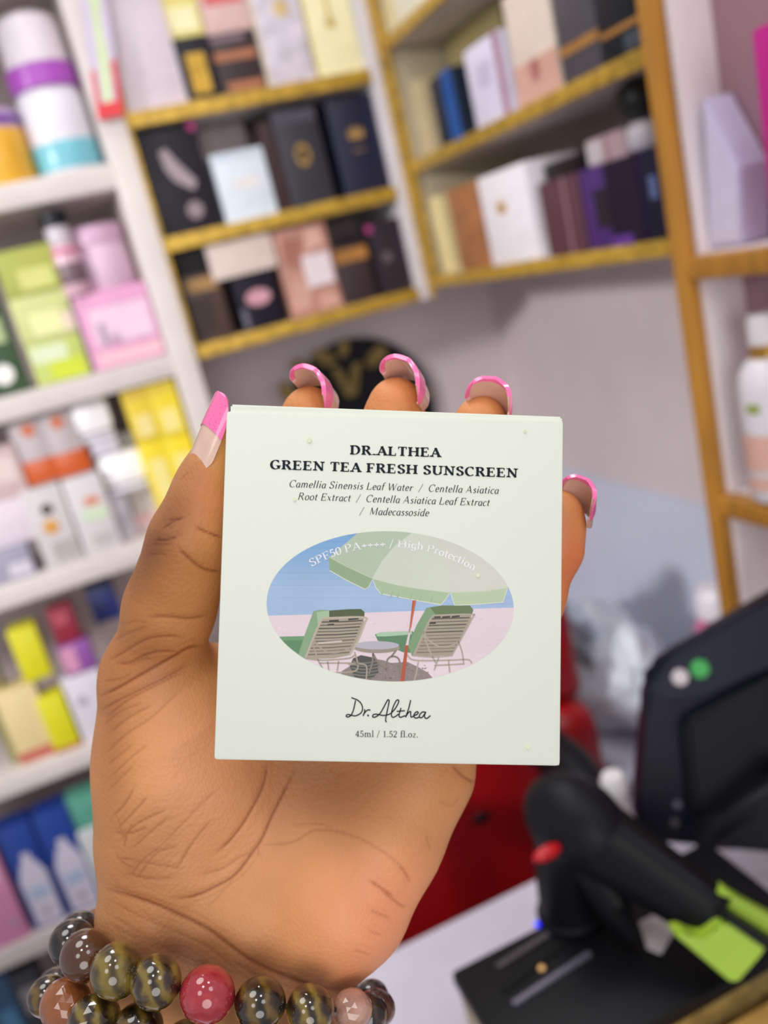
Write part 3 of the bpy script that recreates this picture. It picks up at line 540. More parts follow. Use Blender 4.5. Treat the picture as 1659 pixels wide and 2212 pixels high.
for k in range(5):
    an = k * 2 * math.pi / 5 + .3
    l = tube('base_leg', [(-.04, -.03, .10), (-.04 + .11 * math.cos(an), -.03 + .11 * math.sin(an), .085), (-.04 + .19 * math.cos(an), -.03 + .19 * math.sin(an), .06)], [.025, .02, .014], BLK, t)
    bm = bmesh.new(); bmesh.ops.create_uvsphere(bm, u_segments=12, v_segments=8, radius=.028); bm.transform(Matrix.Translation((-.04 + .19 * math.cos(an), -.03 + .19 * math.sin(an), .028))); link_bm('caster', bm, BLK, l, smooth=3.1)
# ---------------------------------------------------------------- crumpled plastic bag on the low cabinet
bx = Vector((.560, .985, .7405))
t = tag(empty('plastic_bag', tuple(bx)), 'crumpled pale blue-grey plastic bag on the low cabinet behind the red chair', 'bag')
bm = bmesh.new(); bmesh.ops.create_icosphere(bm, subdivisions=5, radius=1)
rr = random.Random(3); ks = [(Vector((rr.uniform(-1, 1), rr.uniform(-1, 1), rr.uniform(-1, 1))).normalized() * rr.uniform(3, 11), rr.uniform(0, 6.3)) for _ in range(14)]
for v in bm.verts:
    d = v.co.copy(); s = 1 + .03 * sum(abs(math.sin(k.dot(d) + ph)) - .6 for k, ph in ks)
    v.co = Vector((d.x * .062 * s, d.y * .13 * s, .085 + max(-.0848, d.z * .088 * s + .01 * math.sin(9 * d.y))))
link_bm('bag_body', bm, mat('#c6ccd9', .4, 0, 'plastic', .1), t, smooth=3.1)
tube('bag_handle', [(-.03, -.03, .15), (-.045, -.035, .185), (-.05, .0, .20), (-.04, .04, .185), (-.03, .05, .15)], [.010, .012, .011, .012, .01], mat('#aebdd0', .3, 0, 'plastic', .3), t, 12)
tube('dark_strap', [(-.052, -.05, .13), (-.058, .0, .148), (-.056, .06, .14)], [.006, .008, .006], mat('#4a4c55', .4, 0, 'plastic'), t, 10)
# ================================================================ sunscreen carton in the hand
def cam_pt(px, py, d): return np.array([(px - CX) / F_PX, (py - CY) / F_PX, 1.0]) * d      # camera frame, millimetres
def to_world(p): return CAM + np.asarray(p) @ ROT.T * .001
RB = np.array([[0.99940259, -0.0237041, -0.0251511], [0.0253376, 0.9974479, 0.06675092], [0.02350465, -0.06734831, 0.99745262]])
TB = np.array([1.848, 17.507, 200.03]); BW, BH, BT = 80.0, 81.03, 24.0
RW3 = ROT @ RB
def bp(px, py):
    """pixel -> (x right, z up) in metres on the carton's front face, from its bottom centre"""
    r = cam_pt(px, py, 1.0); s = RB[:, 2].dot(TB) / RB[:, 2].dot(r); q = RB.T @ (r * s - TB)
    return (q[0] * .001, (BH / 2 - q[1]) * .001)
sb = empty('sunscreen_carton', (0, 0, 0))
base = to_world(TB + RB @ np.array([0, BH / 2, 0]))
sb.matrix_world = Matrix([list(np.append(np.array([RW3[i][0], RW3[i][2], -RW3[i][1]]), base[i])) for i in range(3)] + [[0, 0, 0, 1]])
tag(sb, 'square pale green sunscreen carton with a beach picture held up in the hand', 'carton')
def carton_mat():
    M = bpy.data.materials.new('speckled_paper'); M.use_nodes = True; nt = M.node_tree; b = nt.nodes['Principled BSDF']
    tc = nt.nodes.new('ShaderNodeTexCoord')
    vo = nt.nodes.new('ShaderNodeTexVoronoi'); vo.inputs['Scale'].default_value = 190; nt.links.new(tc.outputs['Object'], vo.inputs['Vector'])
    mx = nt.nodes.new('ShaderNodeTexNoise'); mx.inputs['Scale'].default_value = 70; nt.links.new(tc.outputs['Object'], mx.inputs['Vector'])
    lt = nt.nodes.new('ShaderNodeMath'); lt.operation = 'LESS_THAN'; lt.inputs[1].default_value = .075; nt.links.new(vo.outputs['Distance'], lt.inputs[0])
    gt = nt.nodes.new('ShaderNodeMath'); gt.operation = 'GREATER_THAN'; gt.inputs[1].default_value = .60; nt.links.new(mx.outputs['Fac'], gt.inputs[0])
    ml = nt.nodes.new('ShaderNodeMath'); ml.operation = 'MULTIPLY'; nt.links.new(lt.outputs[0], ml.inputs[0]); nt.links.new(gt.outputs[0], ml.inputs[1])
    m2 = nt.nodes.new('ShaderNodeMath'); m2.operation = 'MULTIPLY'; m2.inputs[1].default_value = .30; nt.links.new(ml.outputs[0], m2.inputs[0])
    mix = nt.nodes.new('ShaderNodeMix'); mix.data_type = 'RGBA'; nt.links.new(m2.outputs[0], mix.inputs[0])
    mix.inputs[6].default_value = lin('#e6eadd') + (1,); mix.inputs[7].default_value = lin('#a9ae9c') + (1,)
    nt.links.new(mix.outputs[2], b.inputs['Base Color']); b.inputs['Roughness'].default_value = .55
    return M
PAPER = carton_mat()
hw, hh = BW / 2000, BH / 1000
box('carton_body', -hw, hw, 0, BT * .001, 0, hh, PAPER, sb, .0009)
lid = [bp(*p) for p in ((497, 872), (1216, 899), (1216, 912), (497, 893))]
link_bm('lid_flap', b_prism(bmesh.new(), lid, .0006, BT * .001 - .0006, .0004), PAPER, sb)
# ---- flat print
class Print:
    def __init__(s): s.v = []; s.f = []; s.m = []; s.mats = []; s.k = 0
    def mi(s, M):
        if M not in s.mats: s.mats.append(M)
        return s.mats.index(M)
    def poly(s, pts, M, lay):
        n = len(s.v); s.v += [(x, -.00002 - .000012 * lay, z) for x, z in pts]; s.f.append(tuple(range(n, n + len(pts)))); s.m.append(s.mi(M))
    def build(s, name):
        me = bpy.data.meshes.new(name); me.from_pydata(s.v, [], s.f)
        for M in s.mats: me.materials.append(M)
        me.polygons.foreach_set('material_index', s.m)
        bm = bmesh.new(); bm.from_mesh(me); bmesh.ops.recalc_face_normals(bm, faces=bm.faces[:])
        big = [f for f in bm.faces if len(f.verts) > 4]
        if big: bmesh.ops.triangulate(bm, faces=big)
        bm.to_mesh(me); bm.free()
        o = bpy.data.objects.new(name, me); COL.objects.link(o); o.parent = sb; return o
def ink(h): return mat(h, .5, 0, 'paper')
def smooth_path(pts, n=7):
    P = [np.array(p, float) for p in pts]; P = [2 * P[0] - P[1]] + P + [2 * P[-1] - P[-2]]; out = []
    for i in range(1, len(P) - 2):
        a, b, c, d = P[i - 1:i + 3]
        for k in range(n):
            t = k / n; out.append(.5 * (2 * b + (c - a) * t + (2 * a - 5 * b + 4 * c - d) * t * t + (3 * b - a - 3 * c + d) * t ** 3))
    return out + [P[-2]]
def ribbon(pts, wid):
    """quads of a stroke; wid is a number or f(tangent angle)"""
    P = [np.array(p, float) for p in pts]; L, R = [], []
    for i, p in enumerate(P):
        t = P[min(i + 1, len(P) - 1)] - P[max(i - 1, 0)]; t = t / (np.linalg.norm(t) + 1e-12)
        w = wid(math.atan2(t[1], t[0])) if callable(wid) else wid
        nn = np.array([-t[1], t[0]]) * w / 2; L.append(p + nn); R.append(p - nn)
    return [[L[i], L[i + 1], R[i + 1], R[i]] for i in range(len(P) - 1)]
# ---- a small serif alphabet drawn with a broad nib: (advance, strokes, serifs)
def Ln(*p): return list(p)
def Ar(cx, cy, rx, ry, a0, a1, n=16): return [(cx + rx * math.cos(math.radians(a0 + (a1 - a0) * k / n)), cy + ry * math.sin(math.radians(a0 + (a1 - a0) * k / n))) for k in range(n + 1)]
X = .64
GL = {
 'A': (.90, [(Ln((.10, 0), (.44, 1)), .5), (Ln((.42, 1), (.78, 0)), 1), (Ln((.24, .34), (.64, .34)), 1)], [(.10, 0, .12), (.78, 0, .14)]),
 'C': (.84, [(Ar(.47, .5, .38, .48, 48, 312), 1), (Ln((.72, .98), (.72, .70)), .35)], []),
 'D': (.92, [(Ln((.18, 0), (.18, 1)), 1), (Ln((.1, .97), (.36, .97)) + Ar(.38, .5, .40, .47, 88, -88) + Ln((.36, .03), (.1, .03)), 1)], [(.16, 0, .12), (.16, 1, .12)]),
 'E': (.80, [(Ln((.18, 0), (.18, 1)), 1), (Ln((.1, .97), (.66, .97)), 1), (Ln((.18, .52), (.52, .52)), 1), (Ln((.1, .03), (.70, .03)), 1), (Ln((.66, 1), (.66, .76)), .35), (Ln((.52, .64), (.52, .40)), .35), (Ln((.70, 0), (.70, .27)), .35)], [(.16, 0, .12), (.16, 1, .12)]),
 'F': (.74, [(Ln((.18, 0), (.18, 1)), 1), (Ln((.1, .97), (.64, .97)), 1), (Ln((.18, .50), (.50, .50)), 1), (Ln((.64, 1), (.64, .75)), .35), (Ln((.50, .62), (.50, .38)), .35)], [(.18, 0, .15), (.16, 1, .12)]),
 'G': (.92, [(Ar(.47, .5, .38, .48, 48, 300), 1), (Ln((.72, .98), (.72, .72)), .35), (Ln((.74, .06), (.74, .42)), 1)], [(.74, .42, .14)]),
 'H': (1.0, [(Ln((.18, 0), (.18, 1)), 1), (Ln((.80, 0), (.80, 1)), 1), (Ln((.18, .52), (.80, .52)), 1)], [(.18, 0, .14), (.18, 1, .14), (.80, 0, .14), (.80, 1, .14)]),
 'L': (.74, [(Ln((.18, 0), (.18, 1)), 1), (Ln((.1, .03), (.66, .03)), 1), (Ln((.66, 0), (.66, .28)), .35)], [(.16, 0, .12), (.18, 1, .14)]),
 'M': (1.1, [(Ln((.16, 0), (.18, 1)), .5), (Ln((.18, 1), (.52, .1)), 1), (Ln((.52, .1), (.90, 1)), .5), (Ln((.90, 1), (.92, 0)), 1)], [(.14, 0, .11), (.92, 0, .13)]),
 'N': (.98, [(Ln((.18, 0), (.18, .95)), .5), (Ln((.14, 1), (.80, .02)), 1), (Ln((.80, 0), (.80, 1)), .5)], [(.16, 0, .12), (.12, 1, .10), (.80, 1, .13)]),
 'P': (.76, [(Ln((.18, 0), (.18, 1)), 1), (Ln((.1, .97), (.36, .97)) + Ar(.38, .73, .26, .24, 88, -88) + Ln((.36, .49), (.18, .49)), 1)], [(.18, 0, .15), (.16, 1, .12)]),
 'R': (.88, [(Ln((.18, 0), (.18, 1)), 1), (Ln((.1, .97), (.36, .97)) + Ar(.38, .75, .25, .22, 88, -88) + Ln((.36, .53), (.18, .53)), 1), (Ln((.42, .54), (.76, .0)), 1)], [(.18, 0, .14), (.16, 1, .12), (.80, 0, .08)]),
 'S': (.70, [(smooth_path([(.56, .80), (.50, .92), (.35, .98), (.18, .90), (.13, .74), (.22, .60), (.40, .50), (.55, .38), (.58, .22), (.50, .07), (.34, .02), (.18, .08), (.12, .22)], 4), 1), (Ln((.57, .98), (.57, .74)), .35), (Ln((.11, .02), (.11, .27)), .35)], []),
 'T': (.84, [(Ln((.42, 0), (.42, 1)), 1), (Ln((.06, .97), (.78, .97)), 1), (Ln((.07, 1), (.07, .74)), .35), (Ln((.77, 1), (.77, .74)), .35)], [(.42, 0, .15)]),
 'U': (.94, [(Ln((.18, 1), (.18, .34)) + Ar(.47, .34, .29, .32, 180, 355), 1), (Ln((.77, 1), (.77, .30)), .5)], [(.18, 1, .14), (.77, 1, .12)]),
 'W': (1.2, [(Ln((.1, 1), (.36, 0)), 1), (Ln((.36, 0), (.60, .95)), .5), (Ln((.60, .95), (.84, 0)), 1), (Ln((.84, 0), (1.10, 1)), .5)], [(.10, 1, .12), (1.10, 1, .10)]),
 'a': (.56, [(Ar(.27, .32, .19, .31, 60, 350), 1), (Ln((.46, .62), (.45, .12), (.50, .02), (.56, .06)), 1)], []),
 'c': (.48, [(Ar(.28, .32, .20, .31, 45, 315), 1)], []),
 'd': (.60, [(Ar(.27, .32, .19, .31, 60, 350), 1), (Ln((.48, 1.04), (.46, .12), (.50, .02), (.57, .06)), 1)], []),
 'e': (.50, [(Ln((.10, .34), (.46, .36)), 1), (Ar(.28, .32, .19, .31, 10, 318), 1)], []),
 'f': (.38, [(Ln((.18, 0), (.18, .82)) + Ar(.34, .84, .16, .20, 180, 55, 8), 1), (Ln((.05, X), (.36, X)), 1)], [(.18, 0, .12)]),
 'g': (.58, [(Ar(.27, .36, .18, .27, 0, 360), 1), (Ln((.45, .62), (.46, .02)) + Ar(.28, .0, .18, .24, 0, -160, 10), 1), (Ln((.44, .6), (.56, .63)), 1)], []),
 'h': (.66, [(Ln((.16, 0), (.16, 1.04)), 1), (Ln((.16, .44)) + Ar(.34, .40, .17, .23, 150, 0, 10) + Ln((.51, .0)), 1)], [(.16, 0, .11), (.51, 0, .11), (.12, 1.04, .06)]),
 'i': (.32, [(Ln((.16, 0), (.16, X)), 1), (Ln((.16, .84), (.16, .95)), 1.1)], [(.16, 0, .11), (.12, X, .06)]),
 'l': (.32, [(Ln((.16, 0), (.16, 1.04)), 1)], [(.16, 0, .11), (.12, 1.04, .06)]),
 'm': (.98, [(Ln((.16, 0), (.16, X)), 1), (Ln((.16, .44)) + Ar(.32, .40, .16, .23, 150, 0, 10) + Ln((.48, 0)), 1), (Ln((.48, .44)) + Ar(.65, .40, .17, .23, 150, 0, 10) + Ln((.82, 0)), 1)], [(.16, 0, .10), (.48, 0, .10), (.82, 0, .10), (.12, X, .06)]),
 'n': (.66, [(Ln((.16, 0), (.16, X)), 1), (Ln((.16, .44)) + Ar(.34, .40, .17, .23, 150, 0, 10) + Ln((.51, 0)), 1)], [(.16, 0, .11), (.51, 0, .11), (.12, X, .06)]),
 'o': (.58, [(Ar(.29, .32, .22, .31, 0, 360, 22), 1)], []),
 'r': (.46, [(Ln((.16, 0), (.16, X)), 1), (Ln((.16, .42)) + Ar(.34, .42, .16, .19, 150, 50, 8), 1)], [(.16, 0, .12), (.12, X, .06)]),
 's': (.44, [(smooth_path([(.36, .52), (.26, .61), (.14, .56), (.12, .45), (.24, .35), (.35, .25), (.36, .12), (.24, .02), (.10, .10)], 4), 1)], []),
 't': (.38, [(Ln((.17, .84), (.17, .12), (.22, .02), (.35, .08)), 1), (Ln((.04, .60), (.34, .60)), 1)], []),
 'x': (.56, [(Ln((.08, .62), (.46, .02)), 1), (Ln((.46, .62), (.08, .02)), .5)], []),
 'z': (.50, [(Ln((.08, .60), (.42, .60)), 1), (Ln((.42, .60), (.08, .03)), .8), (Ln((.08, .03), (.44, .03)), 1)], []),
 '0': (.60, [(Ar(.30, .48, .22, .47, 0, 360, 24), 1)], []),
 '1': (.46, [(Ln((.24, 0), (.24, .96)), 1), (Ln((.10, .84), (.24, .95)), .8)], [(.24, 0, .13)]),
 '2': (.58, [(smooth_path([(.10, .74), (.16, .90), (.30, .96), (.44, .86), (.46, .70), (.36, .46), (.08, .03)], 4), 1), (Ln((.08, .04), (.50, .04)), 2)], []),
 '4': (.60, [(Ln((.40, 0), (.40, .95)), 1), (Ln((.40, .95), (.06, .28)), .7), (Ln((.06, .28), (.54, .28)), 1.6)], [(.40, 0, .12)]),
 '5': (.56, [(Ln((.16, .92), (.46, .92)), 1.8), (Ln((.16, .94), (.13, .52)), .7), (Ln((.13, .52)) + Ar(.26, .30, .22, .28, 110, -150, 14), 1)], []),
 '+': (.60, [(Ln((.06, .40), (.54, .40)), 2), (Ln((.30, .16), (.30, .64)), .7)], []),
 '/': (.50, [(Ln((.06, -.12), (.40, 1.06)), .55)], []),
 '.': (.28, [(Ln((.14, .0), (.14, .13)), 1.15)], []),
 ' ': (.30, [], [])}
def text_polys(txt, thick, thin, track, italic=False):
    nib = math.radians(14); out = []; x = 0.0
    def mk(mult): return lambda a: (thin + (thick - thin) * abs(math.sin(a - nib)) ** 1.3) * (mult if mult >= 1 else max(mult, thin / thick))
    for ch in txt:
        adv, st, sf = GL[ch]
        for pts, mult in st:
            for q in ribbon(pts, mk(mult)): out.append([(x + p[0] + (.22 * p[1] if italic else 0), p[1]) for p in q])
        for sx, sy, sw in ([] if italic else sf):
            s = thin * .9; y0 = sy if sy < .3 else sy - s
            out.append([(x + sx - sw - thick * .3, y0), (x + sx + sw + thick * .3, y0), (x + sx + sw + thick * .3, y0 + s), (x + sx - sw - thick * .3, y0 + s)])
            if italic is False and sw > .1:
                b = s * 1.1 * (1 if sy < .3 else -1); yy = y0 + s if sy < .3 else y0
                out.append([(x + sx - thick * .8, yy), (x + sx + thick * .8, yy), (x + sx + thick * .5, yy + b), (x + sx - thick * .5, yy + b)])
        x += adv + track
    return out, x - track
def line_of_text(pr, txt, L, R, cap_px, M, thick, thin, track, italic=False, lay=8):
    a, b = np.array(bp(*L)), np.array(bp(*R)); polys, wid = text_polys(txt, thick, thin, track, italic)
    xs = [p[0] for q in polys for p in q]; x0, x1 = min(xs), max(xs)
    d = (b - a) / (x1 - x0); up = np.array([-(b - a)[1], (b - a)[0]]) / np.linalg.norm(b - a) * cap_px * .0001095
    for q in polys: pr.poly([tuple(a + d * (p[0] - x0) + up * p[1]) for p in q], M, lay)
INK = ink('#1b2130'); pr = Print()
line_of_text(pr, 'DR.ALTHEA', (755.5, 981.5), (954, 987.5), 19.5, INK, .235, .075, .10)
line_of_text(pr, 'GREEN TEA FRESH SUNSCREEN', (583, 1013), (1118.5, 1031.7), 19.5, INK, .235, .075, .10)
pr.build('title_lettering')
pr = Print()
line_of_text(pr, 'Camellia Sinensis Leaf Water  /  Centella Asiatica', (625.4, 1052.4), (1077.5, 1067), 15.6, INK, .105, .05, .05, True)
line_of_text(pr, 'Root Extract  /  Centella Asiatica Leaf Extract', (644, 1079.7), (1058, 1093.3), 15.6, INK, .105, .05, .05, True)
line_of_text(pr, '/  Madecassoside', (776, 1111.5), (927, 1115.3), 15.6, INK, .105, .05, .05, True)
pr.build('ingredient_lettering')
pr = Print()
line_of_text(pr, '45ml / 1.52 fl.oz.', (767.5, 1591.4), (902.5, 1592.8), 13, ink('#30343f'), .115, .055, .03)
pr.build('volume_lettering')
pr = Print()
sg = lambda L: smooth_path([bp(700 + x / 5.925, 1480 + y / 5.925) for x, y in L], 6)
for st in ([(350, 160), (430, 192), (480, 245), (492, 310), (465, 362), (400, 392), (345, 383), (300, 375), (283, 395), (305, 408), (345, 385), (375, 320), (392, 250), (402, 195)],
           [(520, 308), (518, 345), (500, 395)], [(503, 378), (535, 335), (570, 315), (593, 322)],
           [(798, 475), (788, 440), (806, 340), (832, 215), (828, 190), (808, 198), (760, 290), (710, 370), (655, 408), (622, 405), (634, 376), (680, 372), (740, 386), (800, 383), (850, 365)],
           [(850, 367), (910, 300), (955, 215), (945, 188), (918, 208), (880, 290), (862, 370), (872, 408), (905, 405), (955, 370)],
           [(985, 290), (962, 370), (962, 402), (985, 410), (1040, 388)], [(930, 336), (1035, 327)],
           [(1108, 190), (1085, 290), (1043, 412)], [(1048, 398), (1082, 348), (1108, 338), (1108, 375), (1116, 410), (1150, 393)],
           [(1150, 390), (1192, 372), (1205, 348), (1185, 340), (1155, 370), (1150, 405), (1180, 422), (1225, 404)],
           [(1297, 347), (1262, 343), (1226, 375), (1222, 410), (1250, 415), (1285, 372), (1302, 340), (1285, 390), (1293, 418), (1320, 424), (1362, 388)]):
    for q in ribbon(sg(st), .00027): pr.poly(q, INK, 8)
pr.poly(circle(*bp(700 + 563 / 5.925, 1480 + 388 / 5.925), .00022, .00022, 12), INK, 8)
pr.build('script_lettering')
# ---- oval beach picture (coordinates of the print enlarged 2.91 times)
pr = Print()
ex = lambda x, y: (560 + x / 2.9105, 1130 + y / 2.9105)
ELL = []
for k in range(96):
    a = 2 * math.pi * k / 96; ELL.append((823 + 777 * math.cos(a) + 10 * math.sin(a), 523 + 472 * math.sin(a) + 12 * math.cos(a)))
def clip(poly):
    out = list(poly)
    for i in range(len(ELL)):
        a, b = ELL[i], ELL[(i + 1) % len(ELL)]; inp, out = out, []
        side = lambda p: (b[0] - a[0]) * (p[1] - a[1]) - (b[1] - a[1]) * (p[0] - a[0])
        for j in range(len(inp)):
            p, q = inp[j - 1], inp[j]; sp, sq = side(p), side(q)
            if (sp >= 0) != (sq >= 0): t = sp / (sp - sq); out.append((p[0] + (q[0] - p[0]) * t, p[1] + (q[1] - p[1]) * t))
            if sq >= 0: out.append(q)
        if not out: return []
    return out
def pic(poly, h, lay):
    q = clip(poly)
    if len(q) > 2: pr.poly([bp(*ex(*p)) for p in q], h if not isinstance(h, str) else ink(h), lay)
def picl(pts, wid, h, lay, sm=True):
    for q in ribbon(smooth_path(pts, 5) if sm and len(pts) > 2 else pts, wid): pic([tuple(p) for p in q], h, lay)
def hexmix(a, b, t): return '#' + ''.join('%02x' % round(int(a[i:i + 2], 16) * (1 - t) + int(b[i:i + 2], 16) * t) for i in (1, 3, 5))
for k in range(14):
    y0, y1 = 40 + k * 39, 40 + (k + 1) * 39 + 1
    pic([(0, y0), (1700, y0), (1700, y1), (0, y1)], hexmix('#74a6d4', '#a3bcdc', min(1, k / 9)), 0)
sand = [(0, 583), (200, 578), (420, 572), (700, 562), (1000, 552), (1300, 540), (1700, 528), (1700, 1050), (0, 1050)]
pic(sand, '#e6d3da', 1)
rr = random.Random(5)
for k in range(150):
    x, y = rr.uniform(40, 1600), rr.uniform(590, 960); pic([(x, y), (x + rr.uniform(10, 34), y + rr.uniform(-2, 4)), (x + rr.uniform(6, 20), y + rr.uniform(4, 8))], rr.choice(['#d9c3cc', '#f0e2e6', '#e0cbd2']), 2)
pic([(620, 60), (440, 215), (560, 275), (710, 347), (770, 240), (850, 145), (960, 60), (900, 20), (700, 20)], '#b4c4ac', 2)
pic([(960, 60), (850, 145), (770, 240), (710, 347), (850, 385), (1000, 412), (1197, 436), (1180, 320), (1160, 210), (1130, 120), (1000, 30)], '#cfd5c5', 2.5)
pic([(1000, 30), (1130, 120), (1160, 210), (1180, 320), (1197, 436), (1400, 428), (1562, 408), (1660, 380), (1600, 200), (1300, 0)], '#d3d3c6', 3)
pic([(438, 213), (443, 296), (550, 358), (664, 414), (686, 402), (712, 347), (560, 278)], '#93ab86', 3.5)
pic([(714, 349), (730, 402), (762, 442), (900, 468), (1030, 492), (1142, 512), (1160, 490), (1197, 436), (1000, 412), (850, 385)], '#a9bf9c', 3.5)
pic([(1200, 436), (1212, 470), (1227, 516), (1380, 508), (1530, 496), (1545, 460), (1562, 406), (1400, 428)], '#b9cba8', 3.5)
for l in ([(438, 213), (560, 278), (712, 347)], [(714, 349), (850, 385), (1000, 412), (1197, 436)], [(1200, 437), (1400, 429), (1562, 407)]): picl(l, 4, '#c9d2bd', 3.8)
for l in ([(443, 298), (550, 360), (664, 416), (688, 402), (714, 352), (732, 404), (764, 444), (900, 470), (1142, 514), (1165, 488), (1197, 440)], [(1203, 440), (1228, 518), (1380, 510), (1531, 498), (1560, 412)]): picl(l, 5, '#e0e4d8', 4, False)
for x in (780, 840, 880, 960, 1020, 1090): picl([(x, 405 + (x - 714) * .17), (x - 12, 445 + (x - 714) * .14)], 8, '#9fb590', 4)
pic([(600, 880), (700, 850), (780, 862), (830, 880), (930, 872), (1000, 905), (1060, 940), (1092, 975), (900, 1000), (500, 1000), (520, 930)], '#8d7f7c', 2.6)
for k in range(70):
    x, y = rr.uniform(560, 1060), rr.uniform(880, 980); pic([(x, y), (x + rr.uniform(8, 22), y + 2), (x + 8, y + rr.uniform(5, 12))], rr.choice(['#6c5f5e', '#a39493', '#7b6e6c']), 2.8)
pic([(590, 850), (640, 830), (740, 850), (750, 940), (700, 985), (600, 970), (570, 900)], '#4c4a48', 3)
for k in range(6): picl([(580, 868 + 20 * k), (660, 880 + 20 * k), (748, 866 + 20 * k)], 7, '#7c7a70', 3.2)
# left lounger
pic([(60, 716), (285, 710), (300, 780), (250, 860), (160, 800)], '#5d8a60', 3)
pic([(120, 716), (285, 710), (290, 735), (130, 738)], '#6f9a70', 3.2)
pic([(340, 556), (380, 545), (440, 548), (440, 590), (395, 606), (350, 700), (290, 868), (242, 838), (290, 690)], '#86a780', 4)
pic([(360, 560), (440, 550), (440, 590), (395, 604), (370, 640)], '#a4c09c', 4.2)
pic([(440, 550), (560, 541), (640, 540), (662, 560), (660, 600), (440, 592)], '#4d5a35', 4.2)
pic([(392, 602), (470, 594), (655, 592), (662, 640), (620, 730), (566, 830), (470, 850), (330, 854), (296, 850), (350, 690)], '#a89c8a', 4.5)
for k in range(11):
    f = k / 10; a = (392 - 85 * f, 622 + 205 * f); b = (650 - 82 * f, 612 + 200 * f)
    picl([a, ((a[0] + b[0]) / 2, (a[1] + b[1]) / 2 + 3), b], 5 if k % 2 else 8, '#6e655a' if k > 5 else '#4c463e', 5, False)
for l in ([(440, 615), (500, 612)], [(560, 606), (625, 600)], [(430, 640), (470, 636)], [(370, 755), (520, 742)]): picl(l, 10, '#3b3a34' if l[0][1] < 700 else '#cfc4ba', 5.2, False)
for l in ([(400, 600), (380, 630), (340, 720), (290, 850)], [(400, 598), (655, 592), (662, 630), (610, 760), (565, 830)]): picl(l, 12, '#bcb09e', 5.4)
for l in ([(340, 735), (380, 780), (450, 815), (540, 800), (590, 770)], [(335, 750), (370, 860), (400, 915)], [(290, 850), (400, 862), (560, 850), (600, 830)], [(380, 880), (560, 880), (620, 885)], [(380, 930), (480, 940), (600, 930), (620, 890), (600, 810)], [(560, 890), (640, 885), (675, 905), (672, 990)], [(430, 870), (440, 940)], [(500, 865), (490, 930)]): picl(l, 9, '#a99d8c', 5.6)
# table
pic([(740 + 145 * math.cos(k * .2618), 785 + 32 * math.sin(k * .2618)) for k in range(24)], '#9a8f80', 4.4)
pic([(738 + 142 * math.cos(k * .2618), 768 + 26 * math.sin(k * .2618)) for k in range(24)], '#b9b4c0', 4.6)
for l in ([(715, 815), (712, 870), (690, 950)], [(715, 820), (750, 880), (800, 920)], [(800, 930), (806, 860), (840, 838), (880, 860), (885, 950)], [(830, 840), (860, 800)]): picl(l, 11, '#857a6e', 4.8)
# right lounger
pic([(728, 700), (760, 686), (960, 678), (975, 690), (950, 815), (900, 810), (745, 738)], '#5a8560', 4)
pic([(735, 696), (760, 686), (960, 678), (960, 700), (800, 712), (740, 712)], '#a9c9a9', 4.2)
pic([(1052, 532), (1150, 518), (1325, 518), (1346, 545), (1335, 578), (1090, 582), (1060, 625), (1000, 760), (962, 838), (935, 770), (990, 640)], '#7d9d74', 4.4)
pic([(1075, 530), (1150, 518), (1325, 518), (1346, 545), (1335, 576), (1110, 578)], '#65794f', 4.6)
pic([(1090, 584), (1330, 576), (1334, 600), (1290, 690), (1212, 828), (1090, 836), (972, 832), (1062, 625)], '#a59a88', 4.8)
for k in range(11):
    f = k / 10; a = (1085 - 95 * f, 602 + 212 * f); b = (1322 - 100 * f, 594 + 212 * f)
    picl([a, b], 5 if k % 2 else 8, '#5a5248' if k < 5 else '#7c7266', 5, False)
for l in ([(1100, 592), (1140, 590)], [(1150, 592), (1200, 588)], [(1210, 590), (1260, 584)], [(1070, 630), (1110, 628)]): picl(l, 10, '#3f3d34', 5.2, False)
for l in ([(1092, 582), (1060, 630), (970, 830)], [(1092, 580), (1330, 574), (1335, 605), (1212, 830)], [(1030, 675), (1060, 730), (1130, 775), (1210, 770), (1260, 735)], [(1030, 690), (1070, 800), (1110, 880)], [(965, 832), (1090, 842), (1215, 832)], [(930, 830), (980, 862), (1190, 862), (1310, 858), (1338, 882)], [(1000, 870), (990, 930), (975, 990)], [(1100, 895), (1290, 885)], [(1250, 740), (1275, 810), (1285, 880)], [(1130, 840), (1100, 925)], [(1190, 860), (1198, 940)]): picl(l, 9, '#b0a596', 5.6)
# pole
pic([(964, 486), (986, 484), (952, 670), (936, 775), (912, 995), (886, 995), (918, 770), (944, 660)], '#b5512f', 6)
pic([(945, 660), (955, 660), (938, 768), (920, 768)], '#d8d0cc', 6.2)
pic([(975, 486), (982, 486), (946, 690), (940, 690)], '#c96a48', 6.2)
pr.build('printed_picture')
pr = Print(); WH = ink('#f6f4f8')
arc = smooth_path([(330, 274), (440, 222), (530, 190), (640, 165), (750, 155), (850, 154), (950, 160), (1040, 176), (1150, 208), (1250, 248), (1348, 302)], 12)
polys, wid = text_polys('SPF50 PA++++ / High Protection', .135, .06, .02)
cum = [0.0]
for a, b in zip(arc, arc[1:]): cum.append(cum[-1] + np.linalg.norm(b - a))
xs = [p[0] for q in polys for p in q]; x0, x1 = min(xs), max(xs)
for q in polys:
    cxm = sum(p[0] for p in q) / len(q); 
    out = []
    for p in q:
        s = (p[0] - x0) / (x1 - x0) * cum[-1]; i = min(max(int(np.searchsorted(cum, s)) - 1, 0), len(arc) - 2)
        t = arc[i + 1] - arc[i]; t = t / np.linalg.norm(t); c = arc[i] + t * (s - cum[i]); nn = np.array([t[1], -t[0]])
        out.append(bp(*ex(*(c + nn * p[1] * 49))))
    pr.poly(out, WH, 9)
pr.build('picture_lettering')
